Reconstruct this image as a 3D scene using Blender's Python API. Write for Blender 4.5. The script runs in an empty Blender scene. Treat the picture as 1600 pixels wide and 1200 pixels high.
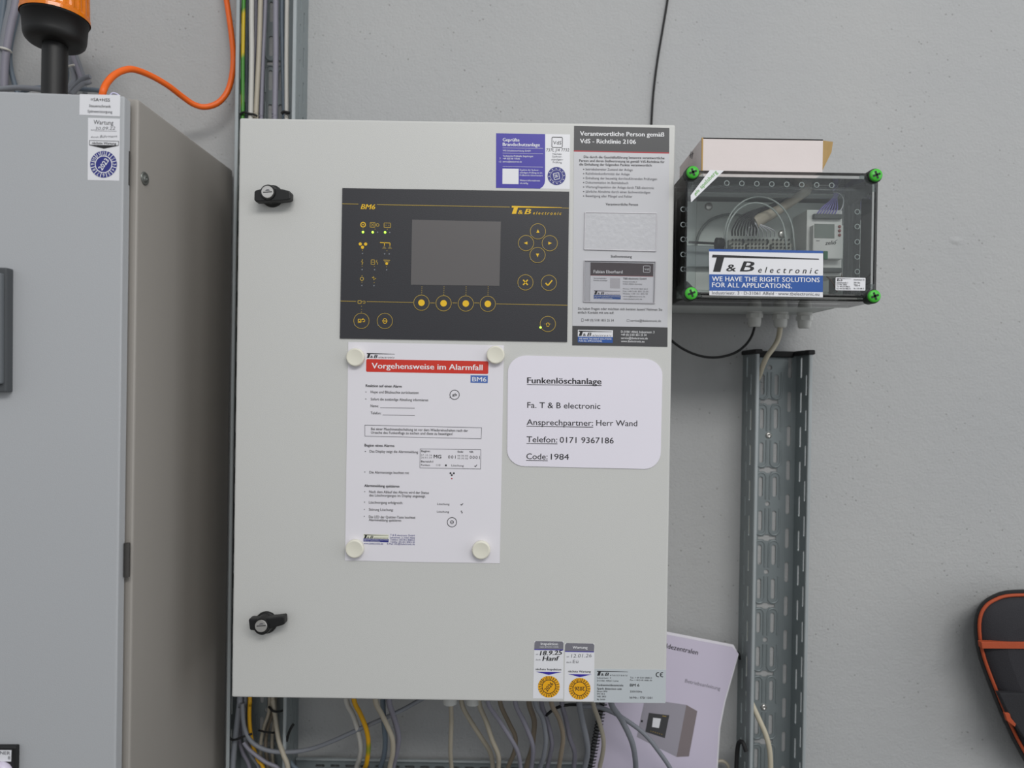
import bpy, bmesh, math, random
from mathutils import Vector, Matrix, geometry

random.seed(7)
S = bpy.context.scene
COL = S.collection

# ------------------------------------------------------------------ camera, world, lights, exposure
FPX = 1065.0                       # focal length in pixels of the 1600 px wide frame
CAM = Vector((0.0, -1.15, 1.5))
ROLL, PITCH = 0.01546, -0.004
_f = Vector((0, math.cos(PITCH), math.sin(PITCH)))
_u0 = Vector((0, -math.sin(PITCH), math.cos(PITCH)))
_r0 = Vector((1, 0, 0))
RT = (_r0 * math.cos(ROLL) + _u0 * math.sin(ROLL)).normalized()
UP = (_u0 * math.cos(ROLL) - _r0 * math.sin(ROLL)).normalized()
cd = bpy.data.cameras.new('camera')
cam = bpy.data.objects.new('camera', cd)
COL.objects.link(cam)
cd.sensor_fit = 'HORIZONTAL'
cd.sensor_width = 36.0
cd.lens = 36.0 * FPX / 1600.0
cd.clip_start = 0.02
cd.dof.use_dof = True
cd.dof.focus_distance = 0.945
cd.dof.aperture_fstop = 2.6
m = Matrix.Identity(4)
for i in range(3):
    m[i][0], m[i][1], m[i][2], m[i][3] = RT[i], UP[i], -_f[i], CAM[i]
cam.matrix_world = m
S.camera = cam

S.view_settings.view_transform = 'Standard'
S.view_settings.look = 'None'
S.view_settings.gamma = 1.0
S.view_settings.use_curve_mapping = False
S.view_settings.exposure = 0.2
S.cycles.transparent_max_bounces = 32
S.cycles.max_bounces = 10

W = bpy.data.worlds.new('hall daylight')
S.world = W
W.use_nodes = True
_n = W.node_tree.nodes
_l = W.node_tree.links
_bg = _n['Background']
_tc = _n.new('ShaderNodeTexCoord')
_sx = _n.new('ShaderNodeSeparateXYZ')
_rp = _n.new('ShaderNodeValToRGB')
_mr = _n.new('ShaderNodeMapRange')
_mr.inputs['From Min'].default_value = -1.0
_l.new(_tc.outputs['Generated'], _sx.inputs[0])
_l.new(_sx.outputs['Z'], _mr.inputs['Value'])
_l.new(_mr.outputs['Result'], _rp.inputs['Fac'])
_rp.color_ramp.elements[0].position = 0.24
_rp.color_ramp.elements[0].color = (0.28, 0.275, 0.27, 1)
_rp.color_ramp.elements[1].position = 0.66
_rp.color_ramp.elements[1].color = (0.74, 0.77, 0.80, 1)
_l.new(_rp.outputs['Color'], _bg.inputs['Color'])
_bg.inputs['Strength'].default_value = 0.68


def area(name, loc, target, sx, sy, power, color=(1, 1, 1)):
    d = bpy.data.lights.new(name, 'AREA')
    d.shape = 'RECTANGLE'
    d.size, d.size_y = sx, sy
    d.energy = power
    d.color = color
    o = bpy.data.objects.new(name, d)
    COL.objects.link(o)
    o.location = loc
    o.rotation_euler = (Vector(target) - Vector(loc)).to_track_quat('-Z', 'Y').to_euler()
    return o


area('roof_strip_lamp', (0.75, -2.5, 3.2), (0.3, 0, 1.4), 2.2, 0.6, 36, (1.0, 0.985, 0.96))
area('side_window', (4.2, -1.6, 1.9), (0.2, 0, 1.45), 2.6, 3.0, 26, (0.96, 0.98, 1.0))


# ------------------------------------------------------------------ pixels to places
def ray(px, py):
    return _f * FPX + RT * (px - 800.0) + UP * (600.0 - py)


def PY(px, py, Y):
    """the place on the plane at depth Y that shows at pixel (px, py)"""
    d = ray(px, py)
    return CAM + d * ((Y - CAM.y) / d.y)


class Plane:
    def __init__(self, p, n):
        self.p, self.n = Vector(p), Vector(n).normalized()

    def at(self, px, py, lift=0.0):
        d = ray(px, py)
        return CAM + d * ((self.p + self.n * lift - CAM).dot(self.n) / d.dot(self.n))


def yplane(Y):
    return Plane((0, Y, 0), (0, -1, 0))


# ------------------------------------------------------------------ materials
def lin(c):
    c = c / 255.0
    return c / 12.92 if c <= 0.04045 else ((c + 0.055) / 1.055) ** 2.4


_mats = {}


def M(name, rgb, rough=0.5, metal=0.0, vary=0.04, scale=30.0, bump=0.0, bscale=200.0, emit=0.0, spec=0.5):
    if name in _mats:
        return _mats[name]
    mt = bpy.data.materials.new(name)
    mt.use_nodes = True
    nt = mt.node_tree
    b = nt.nodes['Principled BSDF']
    c = tuple(lin(v) for v in rgb)
    b.inputs['Roughness'].default_value = rough
    b.inputs['Metallic'].default_value = metal
    b.inputs['Specular IOR Level'].default_value = spec
    tc = nt.nodes.new('ShaderNodeTexCoord')
    nz = nt.nodes.new('ShaderNodeTexNoise')
    nz.inputs['Scale'].default_value = scale
    nz.inputs['Detail'].default_value = 3.0
    nt.links.new(tc.outputs['Object'], nz.inputs['Vector'])
    mx = nt.nodes.new('ShaderNodeMix')
    mx.data_type = 'RGBA'
    mx.inputs['A'].default_value = tuple(v * (1 - vary) for v in c) + (1,)
    mx.inputs['B'].default_value = tuple(min(1, v * (1 + vary)) for v in c) + (1,)
    nt.links.new(nz.outputs['Fac'], mx.inputs['Factor'])
    nt.links.new(mx.outputs['Result'], b.inputs['Base Color'])
    if bump > 0:
        n2 = nt.nodes.new('ShaderNodeTexNoise')
        n2.inputs['Scale'].default_value = bscale
        n2.inputs['Detail'].default_value = 4.0
        nt.links.new(tc.outputs['Object'], n2.inputs['Vector'])
        bp = nt.nodes.new('ShaderNodeBump')
        bp.inputs['Strength'].default_value = bump
        bp.inputs['Distance'].default_value = 0.002
        nt.links.new(n2.outputs['Fac'], bp.inputs['Height'])
        nt.links.new(bp.outputs['Normal'], b.inputs['Normal'])
    if emit > 0:
        b.inputs['Emission Color'].default_value = c + (1,)
        b.inputs['Emission Strength'].default_value = emit
    _mats[name] = mt
    return mt


def clear_mat(name, tint, gloss=0.5, rough=0.03, ior=1.5):
    """clear or tinted plastic sheet: lets light through, mirrors by Fresnel"""
    if name in _mats:
        return _mats[name]
    mt = bpy.data.materials.new(name)
    mt.use_nodes = True
    nt = mt.node_tree
    nt.nodes.remove(nt.nodes['Principled BSDF'])
    out = nt.nodes['Material Output']
    tr = nt.nodes.new('ShaderNodeBsdfTransparent')
    tr.inputs['Color'].default_value = tuple(tint) + (1,)
    gl = nt.nodes.new('ShaderNodeBsdfGlossy')
    gl.inputs['Roughness'].default_value = rough
    fr = nt.nodes.new('ShaderNodeFresnel')
    fr.inputs['IOR'].default_value = ior
    mul = nt.nodes.new('ShaderNodeMath')
    mul.operation = 'MULTIPLY'
    mul.inputs[1].default_value = gloss
    mix = nt.nodes.new('ShaderNodeMixShader')
    nt.links.new(fr.outputs[0], mul.inputs[0])
    nt.links.new(mul.outputs[0], mix.inputs[0])
    nt.links.new(tr.outputs[0], mix.inputs[1])
    nt.links.new(gl.outputs[0], mix.inputs[2])
    nt.links.new(mix.outputs[0], out.inputs['Surface'])
    _mats[name] = mt
    return mt


def wall_mat():
    mt = bpy.data.materials.new('painted plaster')
    mt.use_nodes = True
    nt = mt.node_tree
    b = nt.nodes['Principled BSDF']
    b.inputs['Roughness'].default_value = 0.75
    b.inputs['Specular IOR Level'].default_value = 0.25
    tc = nt.nodes.new('ShaderNodeTexCoord')

    def noise(sc, det=4.0, rough=0.55):
        n = nt.nodes.new('ShaderNodeTexNoise')
        n.inputs['Scale'].default_value = sc
        n.inputs['Detail'].default_value = det
        n.inputs['Roughness'].default_value = rough
        nt.links.new(tc.outputs['Object'], n.inputs['Vector'])
        return n
    big, fine, mid = noise(2.2), noise(230.0, 5.0, 0.65), noise(60.0, 3.0)
    ramp = nt.nodes.new('ShaderNodeValToRGB')
    ramp.color_ramp.elements[0].position = 0.3
    ramp.color_ramp.elements[0].color = (0.418, 0.424, 0.430, 1)
    ramp.color_ramp.elements[1].position = 0.72
    ramp.color_ramp.elements[1].color = (0.462, 0.464, 0.460, 1)
    nt.links.new(big.outputs['Fac'], ramp.inputs['Fac'])
    # little pits in the plaster
    vo = nt.nodes.new('ShaderNodeTexVoronoi')
    vo.inputs['Scale'].default_value = 75.0
    nt.links.new(tc.outputs['Object'], vo.inputs['Vector'])
    pit = nt.nodes.new('ShaderNodeMapRange')
    pit.inputs['From Min'].default_value = 0.03
    pit.inputs['From Max'].default_value = 0.14
    nt.links.new(vo.outputs['Distance'], pit.inputs['Value'])
    gate = nt.nodes.new('ShaderNodeMapRange')
    gate.inputs['From Min'].default_value = 0.50
    gate.inputs['From Max'].default_value = 0.56
    gate.inputs['To Min'].default_value = 1.0
    gate.inputs['To Max'].default_value = 0.0
    g2 = noise(7.0, 2.0)
    nt.links.new(g2.outputs['Fac'], gate.inputs['Value'])
    mx = nt.nodes.new('ShaderNodeMath')
    mx.operation = 'MAXIMUM'
    nt.links.new(pit.outputs[0], mx.inputs[0])
    nt.links.new(gate.outputs[0], mx.inputs[1])
    dark = nt.nodes.new('ShaderNodeMix')
    dark.data_type = 'RGBA'
    dark.inputs['A'].default_value = (0.30, 0.295, 0.29, 1)
    nt.links.new(mx.outputs[0], dark.inputs['Factor'])
    nt.links.new(ramp.outputs['Color'], dark.inputs['B'])
    nt.links.new(dark.outputs['Result'], b.inputs['Base Color'])
    # relief
    a1 = nt.nodes.new('ShaderNodeMath')
    a1.operation = 'MULTIPLY_ADD'
    a1.inputs[1].default_value = 0.9
    nt.links.new(mid.outputs['Fac'], a1.inputs[0])
    nt.links.new(fine.outputs['Fac'], a1.inputs[2])
    a2 = nt.nodes.new('ShaderNodeMath')
    a2.operation = 'MULTIPLY_ADD'
    a2.inputs[1].default_value = 0.6
    nt.links.new(mx.outputs[0], a2.inputs[0])
    nt.links.new(a1.outputs[0], a2.inputs[2])
    bp = nt.nodes.new('ShaderNodeBump')
    bp.inputs['Strength'].default_value = 0.75
    bp.inputs['Distance'].default_value = 0.0016
    nt.links.new(a2.outputs[0], bp.inputs['Height'])
    nt.links.new(bp.outputs['Normal'], b.inputs['Normal'])
    return mt


RAL = M('light grey powder coat', (203, 203, 200), 0.42, 0, 0.02, 4, 0.12, 900)
RAL_IN = M('light grey powder coat edge', (196, 194, 190), 0.45, 0, 0.02, 6, 0.10, 900)
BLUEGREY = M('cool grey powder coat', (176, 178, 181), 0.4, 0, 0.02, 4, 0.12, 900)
SHADEGREY = M('shade-darkened powder coat', (156, 151, 145), 0.4, 0, 0.02, 4, 0.08, 900)  # same cabinet paint, its colour lowered to carry the shade on the side
BLACK = M('black plastic', (13, 13, 14), 0.5, 0, 0.1, 60, 0.05, 500)
RUBBER = M('black rubber', (18, 18, 19), 0.7, 0, 0.1, 60)
CHARCOAL = M('charcoal plastic', (72, 75, 78), 0.5, 0, 0.05, 40, 0.08, 500)
PAPER = M('white paper', (228, 225, 231), 0.7, 0, 0.012, 20)
LABELW = M('white label film', (228, 228, 232), 0.35, 0, 0.012, 20)
NOTICE = M('pale grey notice film', (198, 198, 202), 0.35, 0, 0.015, 10)
SILVER = M('silver label film', (192, 198, 202), 0.35, 0.0, 0.02, 20)
INK = M('black ink', (28, 28, 32), 0.6)
INK2 = M('grey ink', (92, 92, 98), 0.6)
WHITEINK = M('white ink', (236, 236, 238), 0.5)
DKGREY = M('dark grey print', (66, 66, 68), 0.45)
REDINK = M('red print', (206, 48, 32), 0.5)
REDLINE = M('dark red print', (176, 44, 56), 0.5)
BLUEPR = M('blue print', (36, 84, 160), 0.45)
BLUEBM = M('mid blue print', (78, 110, 178), 0.5)
VIOLET = M('violet blue print', (56, 46, 160), 0.4)
NAVY = M('navy print', (40, 44, 128), 0.45)
YELLOW = M('yellow print', (236, 190, 30), 0.5)
OCHRE = M('yellow line print', (178, 150, 62), 0.5)
SEAL = M('amber seal print', (238, 172, 14), 0.5)
GREENINK = M('green print', (96, 176, 60), 0.5)
PANEL = M('dark slate membrane', (46, 46, 51), 0.45, 0, 0.03, 8, 0.06, 700)
PANELB = M('dark slate button', (48, 48, 53), 0.42, 0, 0.03, 8, 0.06, 700)
GALV = M('galvanised steel', (140, 148, 150), 0.45, 0.35, 0.10, 14, 0.03, 60)
GALVE = M('galvanised steel edge', (164, 170, 172), 0.5, 0.2, 0.06, 30)
CHROME = M('bright nickel', (215, 212, 208), 0.28, 0.9, 0.05, 60)
ORANGE = M('orange cable sheath', (240, 104, 18), 0.45)
GREYC = M('grey cable sheath', (126, 129, 136), 0.5, 0, 0.05, 20)
MAUVE = M('mauve grey cable sheath', (134, 132, 144), 0.5, 0, 0.05, 20)
BEIGE = M('beige cable sheath', (172, 164, 148), 0.5, 0, 0.05, 20)
PALEC = M('pale grey cable sheath', (190, 188, 182), 0.5, 0, 0.05, 20)
BLUEC = M('blue grey cable sheath', (104, 116, 128), 0.5, 0, 0.05, 20)
BROWNC = M('brown grey cable sheath', (138, 126, 110), 0.5, 0, 0.05, 20)
CREAM = M('cream magnet plastic', (226, 223, 208), 0.45, 0, 0.02, 50)
GREENP = M('bright green plastic', (66, 186, 50), 0.4)
GLANDP = M('pale grey plastic', (198, 199, 196), 0.5, 0, 0.03, 40)
CARTON = M('white carton board', (222, 212, 210), 0.75, 0, 0.03, 40, 0.05, 300)
KRAFT = M('brown carton board', (178, 146, 92), 0.8, 0, 0.08, 60, 0.08, 300)
TIEW = M('white nylon', (214, 212, 204), 0.5)


def stripe_mat(name, a, b, scale, axis='Z'):
    mt = M(name, a, 0.45)
    nt = mt.node_tree
    bs = nt.nodes['Principled BSDF']
    tc = nt.nodes.new('ShaderNodeTexCoord')
    nz = nt.nodes.new('ShaderNodeTexNoise')
    nz.inputs['Scale'].default_value = scale
    nz.inputs['Detail'].default_value = 0
    nt.links.new(tc.outputs['Object'], nz.inputs['Vector'])
    rp = nt.nodes.new('ShaderNodeValToRGB')
    rp.color_ramp.elements[0].position = 0.47
    rp.color_ramp.elements[1].position = 0.53
    rp.color_ramp.elements[0].color = tuple(lin(v) for v in a) + (1,)
    rp.color_ramp.elements[1].color = tuple(lin(v) for v in b) + (1,)
    nt.links.new(nz.outputs['Fac'], rp.inputs['Fac'])
    nt.links.new(rp.outputs['Color'], bs.inputs['Base Color'])
    return mt


EARTH = stripe_mat('green and yellow sheath', (70, 140, 48), (206, 178, 30), 14.0)
YELC = stripe_mat('yellow sheath with green', (214, 160, 20), (92, 132, 44), 9.0)
_y = [n for n in YELC.node_tree.nodes if n.type == 'VALTORGB'][0].color_ramp
_y.elements[0].position, _y.elements[1].position = 0.56, 0.60


# ------------------------------------------------------------------ mesh building
class MB:
    def __init__(self):
        self.v, self.f, self.mi, self.sm, self.mats = [], [], [], [], []

    def slot(self, mat):
        if mat not in self.mats:
            self.mats.append(mat)
        return self.mats.index(mat)

    def add(self, verts, faces, mat, smooth=False):
        k = len(self.v)
        s = self.slot(mat)
        self.v += [Vector(p) for p in verts]
        for f in faces:
            self.f.append(tuple(i + k for i in f))
            self.mi.append(s)
            self.sm.append(smooth)
        return self

    def from_bm(self, bm, mat, mtx=None, smooth=False):
        bm.verts.index_update()
        vs = [(mtx @ v.co) if mtx else v.co.copy() for v in bm.verts]
        fs = [[v.index for v in f.verts] for f in bm.faces]
        bm.free()
        return self.add(vs, fs, mat, smooth)

    def box(self, lo, hi, mat, bevel=0.0, seg=2, mtx=None):
        lo, hi = Vector(lo), Vector(hi)
        bm = bmesh.new()
        bmesh.ops.create_cube(bm, size=1.0)
        for v in bm.verts:
            v.co = Vector(((lo[i] + hi[i]) / 2 + v.co[i] * (hi[i] - lo[i])) for i in range(3))
        if bevel > 0:
            bmesh.ops.bevel(bm, geom=bm.edges[:], offset=bevel, segments=seg, affect='EDGES', profile=0.6)
        return self.from_bm(bm, mat, mtx)

    def tube(self, pts, r, mat, n=10, steps=6, cap=True):
        pts = [Vector(p) for p in pts]
        path = spline(pts, steps) if len(pts) > 2 and steps > 1 else pts
        rings, vs, fs = [], [], []
        t0 = (path[1] - path[0]).normalized()
        a = t0.orthogonal().normalized()
        for i, p in enumerate(path):
            t = (path[min(i + 1, len(path) - 1)] - path[max(i - 1, 0)]).normalized()
            a = (a - t * a.dot(t)).normalized()
            b = t.cross(a)
            rr = r(i / (len(path) - 1)) if callable(r) else r
            vs += [p + (a * math.cos(q) + b * math.sin(q)) * rr for q in [2 * math.pi * k / n for k in range(n)]]
        for i in range(len(path) - 1):
            for k in range(n):
                fs.append((i * n + k, i * n + (k + 1) % n, (i + 1) * n + (k + 1) % n, (i + 1) * n + k))
        self.add(vs, fs, mat, True)
        if cap:
            e = (len(path) - 1) * n
            self.add(vs[:n], [tuple(reversed(range(n)))], mat)
            self.add(vs[e:], [tuple(range(n))], mat)
        return self

    def lathe(self, base, axis, prof, mat, n=32, smooth=True, caps=True):
        """prof: list of (distance along axis, radius)"""
        base, axis = Vector(base), Vector(axis).normalized()
        a = axis.orthogonal().normalized()
        b = axis.cross(a)
        vs, fs = [], []
        for h, r in prof:
            vs += [base + axis * h + (a * math.cos(q) + b * math.sin(q)) * r for q in [2 * math.pi * k / n for k in range(n)]]
        for i in range(len(prof) - 1):
            for k in range(n):
                fs.append((i * n + k, i * n + (k + 1) % n, (i + 1) * n + (k + 1) % n, (i + 1) * n + k))
        self.add(vs, fs, mat, smooth)
        if caps:
            e = (len(prof) - 1) * n
            if prof[0][1] > 1e-6:
                self.add(vs[:n], [tuple(reversed(range(n)))], mat)
            if prof[-1][1] > 1e-6:
                self.add(vs[e:], [tuple(range(n))], mat)
        return self

    def slab(self, front, depth_vec, mat, side=None):
        """closed slab: polygon (list of points) pushed back along depth_vec"""
        n = len(front)
        front = [Vector(p) for p in front]
        back = [p + Vector(depth_vec) for p in front]
        self.add(front, [tuple(range(n))], mat)
        self.add(back, [tuple(reversed(range(n)))], side or mat)
        self.add(front + back, [((k + 1) % n, k, n + k, n + (k + 1) % n) for k in range(n)], side or mat)
        return self


def spline(pts, steps):
    out = []
    P = [pts[0] * 2 - pts[1]] + pts + [pts[-1] * 2 - pts[-2]]
    for i in range(1, len(P) - 2):
        p0, p1, p2, p3 = P[i - 1], P[i], P[i + 1], P[i + 2]
        for s in range(steps):
            t = s / steps
            out.append(0.5 * ((2 * p1) + (p2 - p0) * t + (2 * p0 - 5 * p1 + 4 * p2 - p3) * t * t + (3 * p1 - p0 - 3 * p2 + p3) * t ** 3))
    out.append(P[-2])
    return out


def root_of(o):
    while o.parent:
        o = o.parent
    return o


def obj(name, mb, parent=None, label=None, cat=None, group=None, kind=None, flat=False):
    me = bpy.data.meshes.new(name)
    off = Vector((0, 0, 0))
    if parent:
        off = root_of(parent).location
    elif mb.v:
        lo = Vector([min(p[i] for p in mb.v) for i in range(3)])
        hi = Vector([max(p[i] for p in mb.v) for i in range(3)])
        off = Vector(((lo.x + hi.x) / 2, (lo.y + hi.y) / 2, lo.z)) if kind != 'structure' else Vector((0, 0, 0))
    me.from_pydata([p - off for p in mb.v], [], mb.f)
    for mt in mb.mats:
        me.materials.append(mt)
    me.polygons.foreach_set('material_index', mb.mi)
    me.polygons.foreach_set('use_smooth', mb.sm)
    me.update()
    o = bpy.data.objects.new(name, me)
    COL.objects.link(o)
    if parent:
        o.parent = parent
    else:
        o.location = off
    tag(o, label, cat, group, kind)
    return o


def tag(o, label=None, cat=None, group=None, kind=None):
    for k, v in (('label', label), ('category', cat), ('group', group), ('kind', kind)):
        if v:
            o[k] = v


def thing(name, loc, label, cat, group=None):
    o = bpy.data.objects.new(name, None)
    o.empty_display_size = 0.05
    COL.objects.link(o)
    o.location = loc
    tag(o, label, cat, group)
    return o


# ------------------------------------------------------------------ flat print (lettering, rules, symbols)
_mono = None
_tcache = {}


def text_verts(s, bold=0.0, shear=0.0, space=1.0, res=2):
    key = (s, bold, shear, space, res)
    if key in _tcache:
        return _tcache[key]
    c = bpy.data.curves.new('lettering', 'FONT')
    c.body = s
    c.size = 1.0
    c.offset = bold
    c.shear = shear
    c.space_character = space
    c.resolution_u = res
    c.fill_mode = 'FRONT'
    o = bpy.data.objects.new('lettering', c)
    me = o.to_mesh()
    vs = [(v.co.x, v.co.y) for v in me.vertices]
    fs = [tuple(p.vertices) for p in me.polygons if p.normal.z > -0.5]
    o.to_mesh_clear()
    bpy.data.objects.remove(o)
    bpy.data.curves.remove(c)
    _tcache[key] = (vs, fs)
    return vs, fs


class Print(MB):
    """flat print laid out in the photograph's pixels and lying on a plane"""
    def __init__(self, plane, lift=0.0003):
        super().__init__()
        self.pl, self.lift = plane, lift

    def _put(self, pix, faces, mat, layer):
        self.add([self.pl.at(x, y, self.lift + 0.00012 * layer) for x, y in pix], faces, mat)

    def text(self, s, x0, y0, x1, y1, cap, mat=INK, bold=0.0, shear=0.0, space=1.0, res=2, layer=1):
        vs, fs = text_verts(s, min(bold, 0.0), shear, space, res)
        if not vs:
            return self
        if bold > 0.003:          # a heavier weight: struck three times, a hair apart
            k = bold * cap * 1.05
            for d in (-k, k):
                self.text(s, x0 + d, y0, x1 + d, y1, cap, mat, 0.0, shear, space, res, layer + (0.35 if d > 0 else -0.35))
        a = min(v[0] for v in vs)
        w = max(v[0] for v in vs) - a
        L = math.hypot(x1 - x0, y1 - y0)
        dx, dy = (x1 - x0) / L, (y1 - y0) / L
        out = []
        for x, y in vs:
            t = (x - a) / w * L
            h = y / 0.69 * cap
            out.append((x0 + dx * t + dy * h, y0 + dy * t - dx * h))
        self._put(out, fs, mat, layer)
        return self

    def poly(self, pts, mat, layer=0):
        tri = geometry.tessellate_polygon([[Vector((x, -y, 0)) for x, y in pts]])
        fs = []
        for t in tri:
            p = [pts[i] for i in t]
            ar = (p[1][0] - p[0][0]) * (p[2][1] - p[0][1]) - (p[2][0] - p[0][0]) * (p[1][1] - p[0][1])
            fs.append(tuple(t) if ar < 0 else tuple(reversed(t)))
        self._put(pts, fs, mat, layer)
        return self

    def disc(self, cx, cy, r, mat, layer=1, n=24):
        pts = [(cx + r * math.cos(2 * math.pi * k / n), cy - r * math.sin(2 * math.pi * k / n)) for k in range(n)]
        self._put(pts, [tuple(range(n))], mat, layer)
        return self

    def ring(self, cx, cy, r, w, mat, layer=1, n=36, a0=0.0, a1=2 * math.pi):
        pts, fs = [], []
        for k in range(n + 1):
            q = a0 + (a1 - a0) * k / n
            for rr in (r - w / 2, r + w / 2):
                pts.append((cx + rr * math.cos(q), cy - rr * math.sin(q)))
        for k in range(n):
            fs.append((2 * k, 2 * k + 1, 2 * k + 3, 2 * k + 2))
        self._put(pts, fs, mat, layer)
        return self

    def line(self, pts, w, mat, layer=1, close=False):
        pts = list(pts) + ([pts[0]] if close else [])
        for (xa, ya), (xb, yb) in zip(pts, pts[1:]):
            L = math.hypot(xb - xa, yb - ya) or 1
            nx, ny = -(yb - ya) / L * w / 2, (xb - xa) / L * w / 2
            self.poly([(xa + nx, ya + ny), (xa - nx, ya - ny), (xb - nx, yb - ny), (xb + nx, yb + ny)], mat, layer)
        return self

    def check(self, cx, cy, s, w, mat, layer=1):
        return self.line([(cx - s, cy), (cx - s * 0.3, cy + s * 0.75), (cx + s, cy - s * 0.8)], w, mat, layer)

    def logo(self, x0, y0, x1, y1, mat=INK, h=None, layer=1, elec=True):
        """slanted capital T with a long bar, ampersand, B, and the spaced word electronic; (x0,y0) top left, (x1,y1) bottom right"""
        w, hh = x1 - x0, y1 - y0
        sl = 0.0155 * w
        q = hh
        k = lambda fx, fy: (x0 + fx * w, y0 + fy * hh + sl * fx)
        self.poly([k(0.0, 0.0), k(1.0, 0.10), k(1.0, 0.16), k(0.12, 0.20), k(0.0, 0.22)], mat, layer)
        self.poly([k(0.045, 0.2), k(0.125, 0.2), k(0.085, 1.0), k(0.0, 1.0)], mat, layer)
        a, b = k(0.125, 1.0), k(0.215, 1.0)
        self.text('&', a[0], a[1], b[0], b[1], q * 0.5, mat, 0.03, 0.1, layer=layer)
        a, b = k(0.255, 1.0), k(0.38, 1.0)
        self.text('B', a[0], a[1], b[0], b[1], q * 0.66, mat, 0.05, 0.25, layer=layer)
        if elec:
            a, b = k(0.425, 1.03), k(0.99, 1.03)
            self.text('electronic', a[0], a[1], b[0], b[1], q * 0.38, mat, 0.02, 0.3, 1.5, layer=layer)
        return self


def rrect(x0, y0, x1, y1, r, slope=0.0155, n=6):
    """rounded rectangle in pixels, its top edge falling to the right by slope"""
    pts = []
    for cx, cy, a in ((x1 - r, y0 + r, 0), (x0 + r, y0 + r, 90), (x0 + r, y1 - r, 180), (x1 - r, y1 - r, 270)):
        for k in range(n + 1):
            q = math.radians(a + 90 * k / n)
            pts.append((cx + r * math.cos(q), cy - r * math.sin(q)))
    return [(x - slope * (y - y0), y + slope * (x - x0)) for x, y in pts]


def sheet(name, plane, pix, mat, parent, thick=0.0003, lift=0.0, side=None, **kw):
    """a thin slab with its face `lift` in front of the plane; pix listed anticlockwise as seen"""
    mb = MB()
    mb.slab([plane.at(x, y, lift + thick) for x, y in pix], -plane.n * thick, mat, side)
    return obj(name, mb, parent, **kw)


def seal(p, cx, cy, r, face, ink, year, ang, layer=1):
    """round test seal with the twelve months round the rim"""
    p.disc(cx, cy, r, face, layer, 36)
    p.ring(cx, cy, r * 0.62, r * 0.06, ink, layer + 1)
    for k in range(12):
        q = math.radians(90 - 30 * k + 15)
        p.line([(cx + r * 0.64 * math.cos(q), cy - r * 0.64 * math.sin(q)), (cx + r * math.cos(q), cy - r * math.sin(q))], r * 0.05, ink, layer + 1)
        q = math.radians(90 - 30 * (k + 1))
        rr = r * 0.70
        mx, my = cx + rr * math.cos(q), cy - rr * math.sin(q)
        hw = 0.11 if k > 8 else (0.03 if k == 0 else 0.065)
        wx, wy = math.sin(q) * r * hw, math.cos(q) * r * hw
        p.text(str(k + 1), mx - wx, my - wy, mx + wx, my + wy, r * 0.24, ink, 0.01, layer=layer + 1)
    q = math.radians(ang)
    ux, uy = math.cos(q), -math.sin(q)
    nx, ny = -uy, ux          # downwards
    h = r * 0.36
    w = r * 0.46
    p.text(year, cx - ux * w + nx * h / 2, cy - uy * w + ny * h / 2, cx + ux * w + nx * h / 2, cy + uy * w + ny * h / 2, h, ink, 0.03, layer=layer + 1)
# ------------------------------------------------------------------ the setting
def quad_wall(name, lo, hi, mat):
    return obj(name, MB().box(lo, hi, mat), kind='structure')


WALL = wall_mat()
wb = quad_wall('wall_back', (-2.6, 0.0, 0.0), (2.6, 0.2, 3.2), WALL)
# a flaked blister in the plaster
_p = [(1478, 370), (1490, 366), (1504, 368), (1513, 374), (1510, 384), (1498, 387), (1486, 383), (1477, 378)]
_c = PY(1495, 377, -0.0016)
_m = MB()
_m.add([PY(x, y, 0.0005) for x, y in _p] + [_c], [((k + 1) % 8, k, 8) for k in range(8)], WALL, False)
obj('plaster_blister', _m, wb)
quad_wall('floor', (-2.6, -3.6, -0.1), (2.6, 0.2, 0.0), M('grey screed', (120, 119, 116), 0.6, 0, 0.12, 3, 0.15, 120))


def block(plane, pix, lift, thick, mat, bevel=0.0, seg=2):
    """bevelled solid: a pixel outline whose face stands `lift` off the plane, `thick` deep"""
    f = [plane.at(x, y, lift) for x, y in pix]
    bm = bmesh.new()
    a = [bm.verts.new(p) for p in f]
    b = [bm.verts.new(p - plane.n * thick) for p in f]
    n = len(f)
    bm.faces.new(a)
    bm.faces.new(list(reversed(b)))
    for k in range(n):
        bm.faces.new((a[(k + 1) % n], a[k], b[k], b[(k + 1) % n]))
    bmesh.ops.recalc_face_normals(bm, faces=bm.faces[:])
    if bevel > 0:
        bmesh.ops.bevel(bm, geom=[e for e in bm.edges if all(v in a for v in e.verts)] if False else bm.edges[:],
                        offset=bevel, segments=seg, affect='EDGES', profile=0.6)
    return MB().from_bm(bm, mat)


def stadium(cx, cy, w, h, n=4):
    """slot outline; long way is the larger of w, h"""
    pts = []
    if h >= w:
        r = w / 2
        for k in range(n + 1):
            q = math.pi * k / n
            pts.append((cx + r * math.cos(q), cy + h / 2 - r + r * math.sin(q)))
        for k in range(n + 1):
            q = math.pi + math.pi * k / n
            pts.append((cx + r * math.cos(q), cy - h / 2 + r + r * math.sin(q)))
    else:
        pts = [(cx + (y - cy), cy + (x - cx)) for x, y in stadium(cx, cy, h, w, n)]
    return pts


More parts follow.
